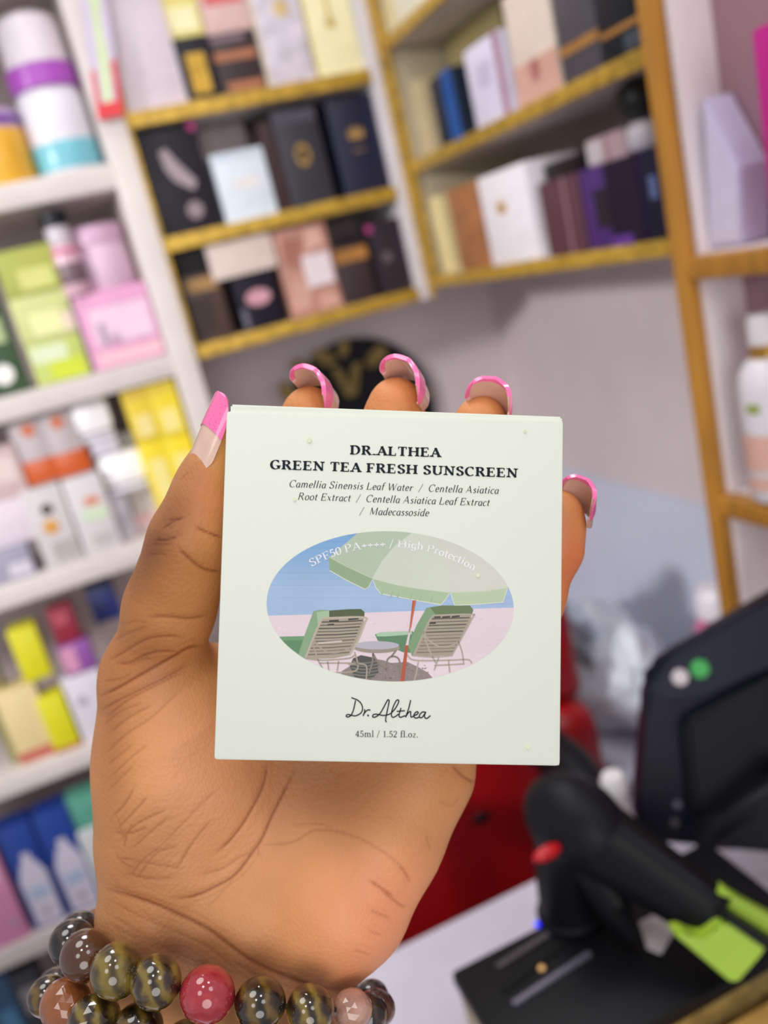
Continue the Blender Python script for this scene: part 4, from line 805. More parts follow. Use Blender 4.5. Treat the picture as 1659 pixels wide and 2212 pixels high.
for k, (px, py, r) in enumerate(((668, 951, .0006), (1032, 1243, .0004), (636, 1079, .0004), (1134, 932, .00035), (1140, 1614, .00035))):
    link_bm('glitter_fleck', b_prism(bmesh.new(), circle(*bp(px, py), r, r * 1.1, 9), -.0003, .0002), mat('#e2e7c6', .4), sb)
# ================================================================ hand: one continuous surface from a smooth distance field (millimetres, camera axes)
def K(*a): return cam_pt(*a)
HS = .5
P0 = np.array([-96., -44., 206.]); P1 = np.array([64., 176., 272.])
DIM = np.ceil((P1 - P0) / HS).astype(int)
GX = [P0[i] + HS * np.arange(DIM[i]) for i in range(3)]
def new_field(): return np.full(DIM, 9.0, np.float32)
def smin(a, b, k):
    h = np.maximum(k - np.abs(a - b), 0) / k
    return np.minimum(a, b) - h * h * k * .25
def cone(fld, a, b, ra, rb, k, squash=None):
    lo = np.minimum(a - ra, b - rb) - k - 1.2; hi = np.maximum(a + ra, b + rb) + k + 1.2
    i0 = np.clip(np.floor((lo - P0) / HS).astype(int), 0, DIM); i1 = np.clip(np.ceil((hi - P0) / HS).astype(int), 0, DIM)
    if np.any(i1 <= i0): return
    sl = tuple(slice(i0[i], i1[i]) for i in range(3))
    g = [GX[i][sl[i]].astype(np.float32) for i in range(3)]
    px, py, pz = g[0][:, None, None] - a[0], g[1][None, :, None] - a[1], g[2][None, None, :] - a[2]
    d = (b - a).astype(np.float32); L = max(float(d.dot(d)), 1e-6)
    t = np.clip((px * d[0] + py * d[1] + pz * d[2]) / L, 0, 1)
    q = (px - t * d[0]) ** 2 + (py - t * d[1]) ** 2 + (pz - t * d[2]) ** 2
    fld[sl] = smin(fld[sl], np.sqrt(q) - (ra + t * (rb - ra)), k)
def chain(fld, pts, k):
    for p, q in zip(pts, pts[1:]): cone(fld, K(*p[:3]), K(*q[:3]), p[3], q[3], k)
palm = new_field()
# forearm and wrist
chain(palm, [(352, 2010, 241, 16.5), (300, 2230, 246, 18), (240, 2560, 252, 20)], 8)
chain(palm, [(618, 2130, 243, 16.5), (560, 2330, 247, 18), (500, 2600, 252, 20)], 8)
chain(palm, [(480, 2060, 243, 18), (430, 2300, 248, 20), (370, 2600, 254, 22)], 10)
# thenar eminence
chain(palm, [(352, 1950, 241, 17), (355, 1800, 240, 17), (372, 1650, 241, 20), (372, 1520, 240, 18.5), (336, 1458, 236, 14.0)], 8)
chain(palm, [(470, 1850, 243, 16), (490, 1690, 245, 18), (470, 1560, 246, 15)], 10)
# hypothenar and heel of the hand
chain(palm, [(655, 2050, 241, 15.5), (735, 1945, 240, 17.5), (825, 1790, 243, 16.5), (908, 1660, 245, 13.5), (930, 1560, 246, 12)], 9)
chain(palm, [(590, 2000, 243, 16), (700, 1880, 245, 16), (760, 1760, 249, 14)], 9)
# metacarpals under the carton
for q in ((585, 1470, 249, 13), (700, 1420, 250, 13), (815, 1455, 250, 12.5), (920, 1540, 248, 12)):
    chain(palm, [(530, 1950, 246, 17), q], 9)
chain(palm, [(515, 1490, 249, 9), (585, 1465, 249, 12), (700, 1420, 250, 12.5), (815, 1450, 250, 12), (925, 1540, 248, 11.5)], 7)
FING = {
 'thumb': ([(334, 1450, 236, 13.0), (368, 1310, 226, 10.8), (395, 1230, 221, 9.8), (408, 1160, 217, 8.9), (434, 1080, 215.5, 6.7), (453, 1010, 215, 4.5), (470, 950, 215, 3.2), (476, 922, 215, 2.6)], 5, 10),
 'thumb_side': ([(366, 1310, 231, 9.6), (420, 1160, 224, 8.6), (448, 1050, 223, 6.8), (468, 960, 222, 4.2)], 5, 10),
 'index': ([(585, 1455, 249, 12.5), (630, 1180, 242, 9.8), (652, 1010, 240, 8.6), (665, 932, 238.5, 8.2), (669, 891, 237, 7.2)], 4, 7),
 'middle': ([(700, 1420, 250, 12.5), (795, 1130, 242, 10), (842, 965, 240, 8.8), (852, 900, 238, 7.8), (856, 868, 237, 6.7)], 4, 7),
 'ring': ([(815, 1450, 250, 12), (935, 1170, 242, 9.6), (1018, 1000, 240, 8.4), (1034, 935, 238.5, 7.4), (1040, 905, 237.5, 6.4)], 4, 7),
 'pinky': ([(925, 1540, 248, 11.3), (1060, 1410, 243, 9.2), (1148, 1295, 240, 8.5), (1196, 1185, 238.5, 7.5), (1206, 1130, 237.5, 6.6), (1207, 1105, 237, 5.9)], 4, 7)}
thumb = new_field(); chain(thumb, FING['thumb'][0], 5); chain(thumb, FING['thumb_side'][0], 6)
res = smin(palm, thumb, 3.5)
for nm in ('index', 'middle', 'ring', 'pinky'):
    f = new_field(); chain(f, FING[nm][0], 4); res = np.minimum(res, smin(palm, f, 7.0))
del palm, thumb, f
# the flat back of the forearm ends where the field ends, well below the frame
cut = (GX[1][None, :, None] - (P1[1] - 2.0)).astype(np.float32); res = np.maximum(res, cut)
cut = (GX[0][:, None, None] * -1 + (P0[0] + 1.5)).astype(np.float32); res = np.maximum(res, cut)
def surface_nets(f):
    ins = f < 0; n = np.array(f.shape) - 1
    c8 = [(i, j, k) for i in (0, 1) for j in (0, 1) for k in (0, 1)]
    S8 = lambda a, c: a[c[0]:c[0] + n[0], c[1]:c[1] + n[1], c[2]:c[2] + n[2]]
    cnt = np.zeros(n, np.int8)
    for c in c8: cnt += S8(ins, c)
    ids = np.argwhere((cnt > 0) & (cnt < 8)); vid = np.full(n, -1, np.int32); vid[ids[:, 0], ids[:, 1], ids[:, 2]] = np.arange(len(ids))
    val = {c: f[ids[:, 0] + c[0], ids[:, 1] + c[1], ids[:, 2] + c[2]] for c in c8}
    pos = np.zeros((len(ids), 3)); num = np.zeros(len(ids)); grad = np.zeros((len(ids), 3))
    for c in c8:
        for ax in range(3):
            if c[ax]: continue
            d = list(c); d[ax] = 1; d = tuple(d); a, b = val[c], val[d]; grad[:, ax] += b - a
            m = (a < 0) != (b < 0); t = np.where(m, a / np.where(m, a - b, 1), 0); p = np.tile(np.array(c, float), (len(ids), 1)); p[:, ax] = t
            pos += p * m[:, None]; num += m
    pos = P0 + HS * (ids + pos / num[:, None]); grad /= np.linalg.norm(grad, axis=1)[:, None] + 1e-9
    quads = []
    for ax in range(3):
        o = [(1, 2), (2, 0), (0, 1)][ax]
        sl0 = [slice(None)] * 3; sl1 = [slice(None)] * 3; sl0[ax] = slice(0, -1); sl1[ax] = slice(1, None)
        a, b = ins[tuple(sl0)], ins[tuple(sl1)]; e = np.argwhere(a != b)
        e = e[(e[:, o[0]] > 0) & (e[:, o[1]] > 0) & (e[:, o[0]] < n[o[0]]) & (e[:, o[1]] < n[o[1]])]
        def g(du, dv): q = e.copy(); q[:, o[0]] += du; q[:, o[1]] += dv; return vid[q[:, 0], q[:, 1], q[:, 2]]
        Q = np.stack([g(-1, -1), g(0, -1), g(0, 0), g(-1, 0)], 1); fl = ~a[e[:, 0], e[:, 1], e[:, 2]]
        Q[fl] = Q[fl][:, ::-1]; quads.append(Q)
    Q = np.concatenate(quads); return pos, grad, Q[(Q >= 0).all(1)]
HV, HN, HQ = surface_nets(res); del res
# ---- creases: polylines over the palm (traced as pixels, compared in the plane of the palm), only on the side that faces the palm
z6 = lambda *a: [(180 + x / 1.885, 1400 + y / 1.885) for x, y in a]
z3 = lambda *a: [(x / 2.764, 1200 + y / 2.764) for x, y in a]
z5 = lambda *a: [(200 + x / 3.403, 850 + y / 3.403) for x, y in a]
zb = lambda *a: [(x / 1.843, 1850 + y / 1.843) for x, y in a]
CR = [  # (points, width px, strength)
 (z6((748, 470), (740, 530), (715, 600), (660, 700), (600, 780), (545, 830)), 4.5, .9), (z6((862, 495), (820, 580), (770, 680), (730, 770), (690, 830), (620, 920), (540, 970), (450, 1010), (350, 1018)), 5, 1.0),
 (z6((520, 700), (440, 800), (380, 905)), 4, .55), (z6((560, 560), (480, 640), (400, 720), (300, 820)), 4, .35), (z6((520, 590), (430, 680)), 3.5, .3),
 (z6((720, 800), (850, 790), (950, 740), (1100, 765), (1250, 850), (1335, 935)), 5, .38), (z6((850, 720), (960, 715), (1010, 730)), 4, .3), (z6((712, 800), (714, 850)), 3.5, .4),
 (z6((690, 830), (640, 850), (560, 900), (480, 920)), 4, .5), (z6((640, 900), (560, 1000), (500, 1060)), 4, .3),
 (z6((1165, 945), (1230, 990), (1262, 1012)), 5, .8), (z6((1285, 885), (1310, 915), (1332, 955)), 5, .6), (z6((1210, 985), (1290, 1045), (1312, 1052)), 5, .6), (z6((1170, 1068), (1250, 1100)), 5, .5), (z6((1160, 1150), (1215, 1170)), 4, .4), (z6((1100, 1230), (1170, 1250)), 4, .4),
 (z6((1395, 760), (1412, 820)), 4, .35), (z6((1500, 478), (1545, 520), (1592, 548)), 5, .8), (z6((1440, 620), (1500, 640), (1530, 610)), 4, .25),
 (z3((610, 920), (700, 868), (860, 790), (1000, 722), (1130, 650)), 4.5, .75), (z3((600, 838), (700, 790), (820, 722), (960, 645), (1050, 595), (1130, 550), (1200, 540)), 5.5, 1.0),
 (z3((640, 960), (760, 865), (900, 790), (1100, 692)), 4, .6), (z3((620, 1010), (720, 930), (850, 880)), 4, .4), (z3((650, 1060), (780, 960), (900, 898)), 4, .45), (z3((630, 1180), (760, 1060), (900, 970), (1080, 800)), 4, .45), (z3((640, 1250), (800, 1120)), 4, .4), (z3((650, 1330), (790, 1200), (880, 1130)), 4, .4), (z3((650, 1400), (800, 1250)), 4, .35),
 (z3((625, 750), (720, 735), (790, 700)), 4, .5), (z3((700, 640), (770, 640), (850, 600), (950, 572), (1080, 575)), 4.5, .75), (z3((650, 625), (740, 575), (830, 520), (900, 492), (1010, 480), (1100, 490)), 4.5, .7), (z3((690, 500), (780, 460), (870, 430)), 4, .4), (z3((760, 655), (860, 615), (900, 620)), 3.5, .5),
 (z3((670, 1560), (740, 1490), (800, 1390)), 4, .6), (z3((690, 1640), (790, 1540), (880, 1440)), 4, .55), (z3((720, 1700), (820, 1600), (990, 1520)), 4, .6), (z3((680, 1650), (790, 1655), (880, 1620)), 4, .65), (z3((740, 1740), (760, 1660), (790, 1600)), 3.5, .5), (z3((800, 1740), (900, 1650), (1010, 1560)), 4, .5),
 (z3((700, 1800), (800, 1820), (960, 1850), (1100, 1870)), 4, .5), (z3((770, 1920), (860, 1810), (960, 1740)), 4, .5), (z3((820, 1925), (930, 1780), (1050, 1740)), 4, .5), (z3((700, 1560), (720, 1640), (745, 1720)), 3.5, .4), (z3((760, 1900), (900, 1930), (1040, 1925)), 4, .5), (z3((690, 1780), (730, 1830), (800, 1870)), 4, .4),
 (zb((430, 130), (520, 155), (620, 190), (730, 238), (830, 290), (900, 340), (980, 400), (1080, 452), (1180, 492), (1290, 525), (1380, 528)), 7, 1.0), (zb((430, 172), (560, 240), (700, 300), (830, 362), (930, 440)), 4, .45), (zb((425, 222), (600, 330), (760, 410), (950, 472)), 4, .4), (zb((420, 262), (560, 335), (700, 392)), 4, .35), (zb((430, 110), (600, 165), (700, 200)), 4, .45), (zb((560, 210), (620, 260)), 3, .3), (zb((520, 300), (650, 360), (760, 430), (840, 440)), 4, .35), (zb((930, 420), (1020, 470), (1120, 510)), 4, .4),
 (z5((560, 925), (600, 932), (660, 912)), 5, 1.0), (z5((520, 985), (560, 960), (585, 950)), 4.5, .8), (z5((455, 1076), (540, 1074), (620, 1052)), 5, .9), (z5((440, 1105), (520, 1110), (600, 1095)), 4, .5), (z5((400, 1190), (480, 1175), (540, 1180)), 4, .45), (z5((610, 1010), (640, 1030), (600, 1060)), 3.5, .3),
 (z5((765, 982), (850, 1022), (950, 1058)), 5, .9), (z5((640, 1150), (710, 1215), (790, 1275), (860, 1300), (940, 1308)), 5, .95), (z5((420, 1640), (560, 1638), (700, 1652), (840, 1630)), 5, .8), (z5((215, 1700), (320, 1672), (400, 1690)), 4, .35), (z5((160, 1812), (300, 1745), (400, 1712)), 4, .5), (z5((640, 640), (700, 580)), 4, .3)]
CPX = np.stack([HV[:, 0] / HV[:, 2] * F_PX + CX, HV[:, 1] / HV[:, 2] * F_PX + CY], 1)
front = HN[:, 2] < .25
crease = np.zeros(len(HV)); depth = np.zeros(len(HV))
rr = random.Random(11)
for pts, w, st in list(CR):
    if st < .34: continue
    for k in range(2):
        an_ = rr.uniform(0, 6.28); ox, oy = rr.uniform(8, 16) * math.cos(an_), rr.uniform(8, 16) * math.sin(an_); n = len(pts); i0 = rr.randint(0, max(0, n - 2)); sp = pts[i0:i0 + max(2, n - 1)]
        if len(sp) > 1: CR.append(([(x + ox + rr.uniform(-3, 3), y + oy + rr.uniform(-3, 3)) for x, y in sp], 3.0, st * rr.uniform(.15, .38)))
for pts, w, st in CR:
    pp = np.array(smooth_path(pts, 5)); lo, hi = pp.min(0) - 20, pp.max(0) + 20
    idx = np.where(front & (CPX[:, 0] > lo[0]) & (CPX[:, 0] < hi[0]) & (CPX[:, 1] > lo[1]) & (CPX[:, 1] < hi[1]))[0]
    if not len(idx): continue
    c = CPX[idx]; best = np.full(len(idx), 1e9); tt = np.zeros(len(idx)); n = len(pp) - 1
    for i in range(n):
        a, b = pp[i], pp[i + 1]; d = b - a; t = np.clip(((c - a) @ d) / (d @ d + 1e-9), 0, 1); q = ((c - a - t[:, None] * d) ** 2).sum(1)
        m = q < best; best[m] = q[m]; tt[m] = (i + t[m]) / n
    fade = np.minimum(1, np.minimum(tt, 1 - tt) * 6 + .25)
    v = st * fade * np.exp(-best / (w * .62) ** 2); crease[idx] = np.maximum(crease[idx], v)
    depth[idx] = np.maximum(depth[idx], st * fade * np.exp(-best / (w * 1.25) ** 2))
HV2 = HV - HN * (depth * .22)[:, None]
# heel fold: the palm overhangs the wrist
# ---- skin colour: palm side light, back of the hand dark; soft patches and creases mix pigment with painted shade
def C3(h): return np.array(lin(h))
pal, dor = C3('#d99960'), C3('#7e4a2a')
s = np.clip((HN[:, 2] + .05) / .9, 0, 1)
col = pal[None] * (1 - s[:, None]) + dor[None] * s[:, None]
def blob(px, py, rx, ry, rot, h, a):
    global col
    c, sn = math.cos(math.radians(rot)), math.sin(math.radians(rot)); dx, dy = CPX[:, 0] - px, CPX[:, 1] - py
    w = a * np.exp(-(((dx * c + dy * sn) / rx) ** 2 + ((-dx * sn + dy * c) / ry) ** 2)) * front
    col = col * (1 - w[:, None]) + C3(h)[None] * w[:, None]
for b in ((820, 1990, 160, 200, 30, '#fca678', .9), (560, 1760, 150, 180, 10, '#eaa26e', .5), (420, 1640, 130, 200, 0, '#e8a072', .6), (740, 1715, 180, 80, 0, '#a0602e', .8), (640, 1660, 120, 60, 0, '#9c6034', .6), (890, 1770, 130, 100, 0, '#e8a66e', .5),  # bright heel and dark hollow under the carton paint in light and shade
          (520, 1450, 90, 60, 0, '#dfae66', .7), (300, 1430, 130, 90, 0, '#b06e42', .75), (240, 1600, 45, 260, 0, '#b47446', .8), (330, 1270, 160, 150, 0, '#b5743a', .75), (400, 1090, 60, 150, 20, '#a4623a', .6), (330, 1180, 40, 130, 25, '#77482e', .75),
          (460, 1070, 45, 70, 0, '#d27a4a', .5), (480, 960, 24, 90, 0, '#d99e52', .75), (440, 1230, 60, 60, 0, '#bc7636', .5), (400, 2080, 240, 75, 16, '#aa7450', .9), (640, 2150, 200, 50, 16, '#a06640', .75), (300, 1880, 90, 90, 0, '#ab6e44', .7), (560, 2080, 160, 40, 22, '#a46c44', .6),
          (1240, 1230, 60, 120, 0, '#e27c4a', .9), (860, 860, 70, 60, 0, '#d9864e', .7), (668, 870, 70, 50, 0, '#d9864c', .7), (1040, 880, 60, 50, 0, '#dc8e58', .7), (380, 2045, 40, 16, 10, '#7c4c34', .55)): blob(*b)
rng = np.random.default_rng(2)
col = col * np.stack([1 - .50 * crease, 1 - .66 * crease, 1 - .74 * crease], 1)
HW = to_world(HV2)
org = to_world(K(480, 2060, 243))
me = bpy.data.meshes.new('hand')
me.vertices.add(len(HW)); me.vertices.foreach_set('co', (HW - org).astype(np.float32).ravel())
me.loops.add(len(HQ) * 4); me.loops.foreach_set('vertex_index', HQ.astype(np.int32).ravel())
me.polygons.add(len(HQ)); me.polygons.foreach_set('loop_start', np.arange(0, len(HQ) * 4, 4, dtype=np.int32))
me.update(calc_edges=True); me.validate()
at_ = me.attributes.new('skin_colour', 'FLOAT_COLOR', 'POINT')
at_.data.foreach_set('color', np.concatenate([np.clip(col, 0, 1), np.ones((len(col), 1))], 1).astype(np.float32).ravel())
me.shade_smooth()
def skin_mat():
    M = bpy.data.materials.new('skin'); M.use_nodes = True; nt = M.node_tree; b = nt.nodes['Principled BSDF']
    A = nt.nodes.new('ShaderNodeAttribute'); A.attribute_name = 'skin_colour'
    tc = nt.nodes.new('ShaderNodeTexCoord')
    n1 = nt.nodes.new('ShaderNodeTexNoise'); n1.inputs['Scale'].default_value = 55; n1.inputs['Detail'].default_value = 6; nt.links.new(tc.outputs['Object'], n1.inputs['Vector'])
    r1 = nt.nodes.new('ShaderNodeValToRGB'); r1.color_ramp.elements[0].color = (.88, .85, .84, 1); r1.color_ramp.elements[1].color = (1.14, 1.13, 1.12, 1); r1.color_ramp.elements[0].position = .3; r1.color_ramp.elements[1].position = .7
    nt.links.new(n1.outputs['Fac'], r1.inputs['Fac'])
    mx = nt.nodes.new('ShaderNodeMix'); mx.data_type = 'RGBA'; mx.blend_type = 'MULTIPLY'; mx.inputs[0].default_value = .55
    nt.links.new(A.outputs['Color'], mx.inputs[6]); nt.links.new(r1.outputs['Color'], mx.inputs[7]); nt.links.new(mx.outputs[2], b.inputs['Base Color'])
    n2 = nt.nodes.new('ShaderNodeTexVoronoi'); n2.inputs['Scale'].default_value = 900; nt.links.new(tc.outputs['Object'], n2.inputs['Vector'])
    wv = nt.nodes.new('ShaderNodeTexWave'); wv.inputs['Scale'].default_value = 420; wv.inputs['Distortion'].default_value = 9; wv.inputs['Detail'].default_value = 2; wv.inputs['Detail Scale'].default_value = .35; nt.links.new(tc.outputs['Object'], wv.inputs['Vector'])
    ad = nt.nodes.new('ShaderNodeMath'); ad.operation = 'MULTIPLY_ADD'; ad.inputs[1].default_value = .15; nt.links.new(wv.outputs['Fac'], ad.inputs[0]); nt.links.new(n2.outputs['Distance'], ad.inputs[2])
    bp_ = nt.nodes.new('ShaderNodeBump'); bp_.inputs['Strength'].default_value = .42; bp_.inputs['Distance'].default_value = .00025
    nt.links.new(ad.outputs[0], bp_.inputs['Height']); nt.links.new(bp_.outputs['Normal'], b.inputs['Normal'])
    b.inputs['Roughness'].default_value = .48; b.inputs['Specular IOR Level'].default_value = .4
    b.inputs['Subsurface Weight'].default_value = .10; b.inputs['Subsurface Radius'].default_value = (1.0, .35, .2); b.inputs['Subsurface Scale'].default_value = .002
    return M
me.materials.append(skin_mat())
hand = bpy.data.objects.new('hand', me); COL.objects.link(hand); hand.location = org
tag(hand, 'left hand, palm up, with long pink-tipped nails, holding the square carton', 'hand')
# ---- nails: curved plates with a pink french tip
def gloss(name, h, rough, alpha_like=0.0, sparkle=False):
    M = bpy.data.materials.new(name); M.use_nodes = True; nt = M.node_tree; b = nt.nodes['Principled BSDF']
    b.inputs['Base Color'].default_value = lin(h) + (1,); b.inputs['Roughness'].default_value = rough; b.inputs['Coat Weight'].default_value = .8; b.inputs['Coat Roughness'].default_value = .05
    b.inputs['Transmission Weight'].default_value = alpha_like
    tc = nt.nodes.new('ShaderNodeTexCoord')
    if sparkle:
        vo = nt.nodes.new('ShaderNodeTexVoronoi'); vo.inputs['Scale'].default_value = 1500; nt.links.new(tc.outputs['Object'], vo.inputs['Vector'])
        lt = nt.nodes.new('ShaderNodeMath'); lt.operation = 'LESS_THAN'; lt.inputs[1].default_value = .16; nt.links.new(vo.outputs['Distance'], lt.inputs[0])
        mix = nt.nodes.new('ShaderNodeMix'); mix.data_type = 'RGBA'; nt.links.new(lt.outputs[0], mix.inputs[0]); mix.inputs[6].default_value = lin(h) + (1,); mix.inputs[7].default_value = lin('#8a4aa0') + (1,); nt.links.new(mix.outputs[2], b.inputs['Base Color'])
    else:
        n = nt.nodes.new('ShaderNodeTexNoise'); n.inputs['Scale'].default_value = 260; nt.links.new(tc.outputs['Object'], n.inputs['Vector'])
        r = nt.nodes.new('ShaderNodeValToRGB'); c = lin(h); r.color_ramp.elements[0].color = tuple(v * .86 for v in c) + (1,); r.color_ramp.elements[1].color = tuple(min(1, v * 1.12) for v in c) + (1,)
        nt.links.new(n.outputs['Fac'], r.inputs['Fac']); nt.links.new(r.outputs['Color'], b.inputs['Base Color'])
        bu = nt.nodes.new('ShaderNodeBump'); bu.inputs['Strength'].default_value = .3; bu.inputs['Distance'].default_value = .0003; nt.links.new(n.outputs['Fac'], bu.inputs['Height']); nt.links.new(bu.outputs['Normal'], b.inputs['Normal'])
    return M
NAILM = gloss('nail', '#ecc4b2', .25, .1); TIPM = gloss('nail_tip', '#ff74b2', .25, 0, True)
def nail(c, axis, normal, L, w, ang, line, smile, curve, thick=1.0, rim=.10, hook=2.0):
    """c: base centre (mm, camera axes); axis: towards the tip; normal: away from the finger; the plate hooks towards the pad.
    A clear plate (inner) carries a pink french tip on its outer side and round its free edge."""
    a = _n(axis); nr = np.array(normal, float); nr = _n(nr - a * nr.dot(a)); lt = np.cross(a, nr)
    A = math.radians(ang); R = w / 2 / math.sin(A)
    def pt(u, v, off):
        if v < .2: wd = .45 + .55 * math.sqrt(max(0, 1 - ((.2 - v) / .2) ** 2))
        elif v < .45: wd = 1.0
        else: wd = math.sqrt(max(0, 1 - ((v - .45) / .5501) ** 2)) ** .72
        th = u * A * wd
        q = np.asarray(c) + a * (L * v) + lt * ((R + off) * math.sin(th)) + nr * ((R + off) * math.cos(th) - R - curve * v ** hook)
        return tuple(to_world(q) - org)
    def sheet(name, parts, M, parent):
        verts, faces = [], []
        for U, V0, V1, o0, o1, nu, nv in parts:
            n0 = len(verts)
            for s in (o0, o1):
                for j in range(nv + 1):
                    for i in range(nu + 1):
                        u = U * (-1 + 2 * i / nu); verts.append(pt(u, V0(u) + (V1(u) - V0(u)) * j / nv, s))
            I = lambda i, j, s: n0 + s * (nu + 1) * (nv + 1) + j * (nu + 1) + i
            for j in range(nv):
                for i in range(nu):
                    faces.append((I(i, j, 1), I(i + 1, j, 1), I(i + 1, j + 1, 1), I(i, j + 1, 1))); faces.append((I(i, j, 0), I(i, j + 1, 0), I(i + 1, j + 1, 0), I(i + 1, j, 0)))
            for j in range(nv): faces.append((I(0, j, 0), I(0, j, 1), I(0, j + 1, 1), I(0, j + 1, 0))); faces.append((I(nu, j, 0), I(nu, j + 1, 0), I(nu, j + 1, 1), I(nu, j, 1)))
            for i in range(nu): faces.append((I(i, 0, 0), I(i + 1, 0, 0), I(i + 1, 0, 1), I(i, 0, 1))); faces.append((I(i, nv, 0), I(i, nv, 1), I(i + 1, nv, 1), I(i + 1, nv, 0)))
        m_ = bpy.data.meshes.new(name); m_.from_pydata(verts, [], faces); m_.materials.append(M)
        bm = bmesh.new(); bm.from_mesh(m_); bmesh.ops.remove_doubles(bm, verts=bm.verts[:], dist=1e-7); bmesh.ops.recalc_face_normals(bm, faces=bm.faces[:]); bm.to_mesh(m_); bm.free(); m_.shade_smooth(); m_.set_sharp_from_angle(angle=.9)
        o = bpy.data.objects.new(name, m_); COL.objects.link(o); o.parent = parent; return o
    ln = lambda u: line - smile * u * u
    o = sheet('fingernail', [(1.0, lambda u: 0, ln, 0, thick * .62, 20, 14), (1 - rim, ln, lambda u: 1 - rim, 0, thick * .60, 20, 14)], NAILM, hand)
    t_ = sheet('nail_tip', [(1.0, ln, lambda u: 1, thick * .62, thick, 24, 18), (1.0, lambda u: 1 - rim, lambda u: 1, thick * .05, thick * .62, 24, 6)], TIPM, o)
    for sg_ in (-1, 1): pass
    t_['label'] = 'glossy pink nail tip with fine sparkles'
nail(K(406, 1010, 212.6), (.35, -.93, .02), (-.80, -.27, -.52), 20.5, 11.5, 62, .56, .12, .9, .8)
nail(K(714, 843, 237.5), (-.25, -.30, -.92), (.62, -.74, -.10), 12.5, 12.8, 84, .52, .05, .8, 1.3, .12)
nail(K(908, 830, 239), (-.25, -.32, -.91), (.64, -.74, -.08), 14.0, 13.2, 84, .52, .05, .8, 1.3, .12)
nail(K(1074, 885, 238.5), (-.12, -.58, -.80), (.50, -.70, .38), 12.5, 11.8, 82, .55, .06, .8, 1.2, .12)
nail(K(1262, 1108, 239), (-.08, -.68, -.72), (.80, -.50, .28), 13.0, 11.0, 80, .50, .08, .8, 1.2, .12)
# ================================================================ bead bracelets
def bead_mat(name, c0, c1, c2, scale, kind='wave', rough=.12):
    M = bpy.data.materials.new(name); M.use_nodes = True; nt = M.node_tree; b = nt.nodes['Principled BSDF']
    tc = nt.nodes.new('ShaderNodeTexCoord')
    if kind == 'wave':
        w = nt.nodes.new('ShaderNodeTexWave'); w.inputs['Scale'].default_value = scale; w.inputs['Distortion'].default_value = 5; w.inputs['Detail'].default_value = 3; w.inputs['Detail Scale'].default_value = 2.2; w.inputs['Detail Roughness'].default_value = .5
    else:
        w = nt.nodes.new('ShaderNodeTexNoise'); w.inputs['Scale'].default_value = scale; w.inputs['Detail'].default_value = 5
    nt.links.new(tc.outputs['Object'], w.inputs['Vector'])
    r = nt.nodes.new('ShaderNodeValToRGB'); e = r.color_ramp.elements; e[0].color = lin(c0) + (1,); e[0].position = .05; e[1].color = lin(c2) + (1,); e[1].position = .98
    k = e.new(.55); k.color = lin(c1) + (1,)
    nt.links.new(w.outputs['Fac'], r.inputs['Fac']); nt.links.new(r.outputs['Color'], b.inputs['Base Color'])
    b.inputs['Roughness'].default_value = rough; b.inputs['Coat Weight'].default_value = 1; b.inputs['Coat Roughness'].default_value = .02
    return M
BM = {'black': bead_mat('dark_stone', '#120d0c', '#221814', '#3c2a1e', 90), 'brown': bead_mat('brown_stone', '#2c160b', '#4f2c17', '#7a4a28', 90, 'noise'),
      'olive': bead_mat('olive_tiger_eye', '#453716', '#645220', '#7d6b2c', 60), 'mixed': bead_mat('tiger_eye', '#2a1d13', '#4f3d1c', '#7c6828', 75),
      'dark': bead_mat('dark_tiger_eye', '#17100c', '#33240f', '#664e1e', 60), 'red': bead_mat('red_stone', '#861a26', '#a92c38', '#c05258', 420, 'noise'),
      'rose': bead_mat('rose_crystal', '#5a3a34', '#b98a78', '#e8c8b4', 150, 'noise', .05), 'amber': bead_mat('amber_stone', '#5a2e18', '#94542c', '#b97a48', 120, 'noise')}
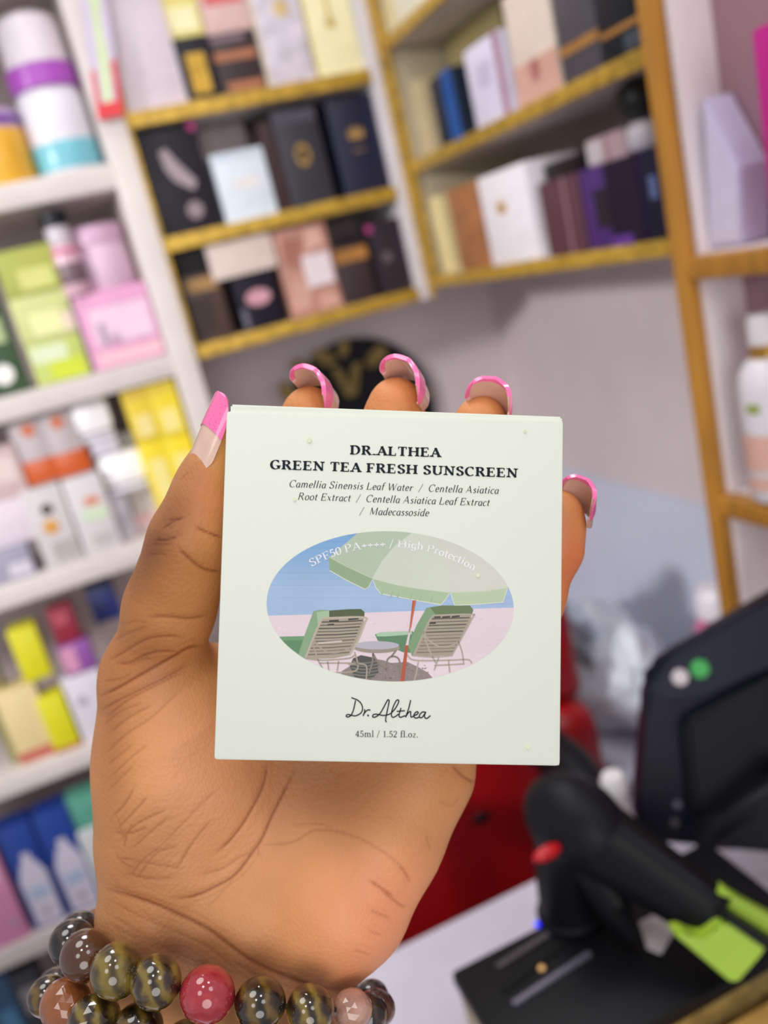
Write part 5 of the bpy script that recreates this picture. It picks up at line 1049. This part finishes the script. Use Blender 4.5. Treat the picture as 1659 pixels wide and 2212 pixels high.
def bracelet(name, label, front_beads, back, cord_col):
    c = np.mean([to_world(K(px, py, d)) for px, py, d, *_ in front_beads], axis=0); root = tag(empty(name, tuple(c)), label, 'bracelet')
    pos = []
    for k, (px, py, d, r, mt, fac) in enumerate(front_beads + back):
        p = to_world(K(px, py, d)) - c; R = r * d / F_PX * .001; pos.append(p)
        bm = bmesh.new()
        if fac: bmesh.ops.create_icosphere(bm, subdivisions=3, radius=R)
        else: bmesh.ops.create_uvsphere(bm, u_segments=32, v_segments=20, radius=R)
        bm.transform(Matrix.Rotation(rr.uniform(0, 6.28), 4, Vector((rr.uniform(-1, 1), rr.uniform(-1, 1), rr.uniform(-1, 1)))) @ Matrix.Diagonal((1, 1, .93, 1)))
        o = link_bm('bead', bm, BM[mt], root, tuple(p), smooth=None if fac else 3.1)
        if mt == 'red': o['label'] = 'mottled red stone bead'
        if mt == 'rose': o['label'] = 'faceted rose crystal bead'
    tube('cord', pos + [pos[0]], .0006, mat(cord_col, .6), root, 6)
bracelet('bead_bracelet', 'upper tiger-eye bead bracelet with one red bead on the wrist',
  [(156, 2037, 232, 49, 'black', 0), (184, 2064, 222, 54, 'brown', 0), (252, 2097, 214, 58, 'olive', 0), (337, 2121, 211, 57, 'mixed', 0), (448, 2148, 210, 60, 'red', 0), (562, 2167, 211, 56, 'dark', 0), (670, 2181, 213, 53, 'mixed', 0), (760, 2181, 220, 45, 'rose', 1), (796, 2187, 230, 42, 'black', 1)],
  [(812, 2178, 244, 42, 'brown', 0), (800, 2160, 258, 42, 'black', 0), (735, 2140, 271, 42, 'mixed', 0), (650, 2115, 277, 42, 'dark', 0), (560, 2090, 280, 42, 'olive', 0), (470, 2065, 280, 42, 'mixed', 0), (380, 2042, 278, 42, 'dark', 0), (290, 2020, 272, 42, 'brown', 0), (215, 2002, 261, 42, 'amber', 0), (172, 2012, 246, 43, 'black', 0)], '#3a2a20')
bracelet('bead_bracelet', 'lower tiger-eye bead bracelet cut off by the bottom edge of the frame',
  [(105, 2152, 234, 44, 'dark', 0), (142, 2170, 223, 55, 'amber', 1), (203, 2206, 215, 58, 'mixed', 1), (298, 2225, 212, 55, 'dark', 0), (400, 2262, 211, 56, 'olive', 0), (508, 2285, 212, 55, 'mixed', 0), (615, 2302, 214, 54, 'dark', 0), (712, 2308, 222, 50, 'brown', 0), (765, 2306, 236, 45, 'mixed', 0)],
  [(780, 2292, 252, 42, 'dark', 0), (760, 2272, 266, 42, 'brown', 0), (690, 2250, 278, 42, 'mixed', 0), (610, 2228, 284, 42, 'dark', 0), (520, 2206, 287, 42, 'olive', 0), (430, 2184, 287, 42, 'mixed', 0), (340, 2162, 285, 42, 'dark', 0), (255, 2142, 279, 42, 'brown', 0), (175, 2128, 266, 42, 'amber', 0), (120, 2134, 250, 43, 'black', 0)], '#3a2a20')
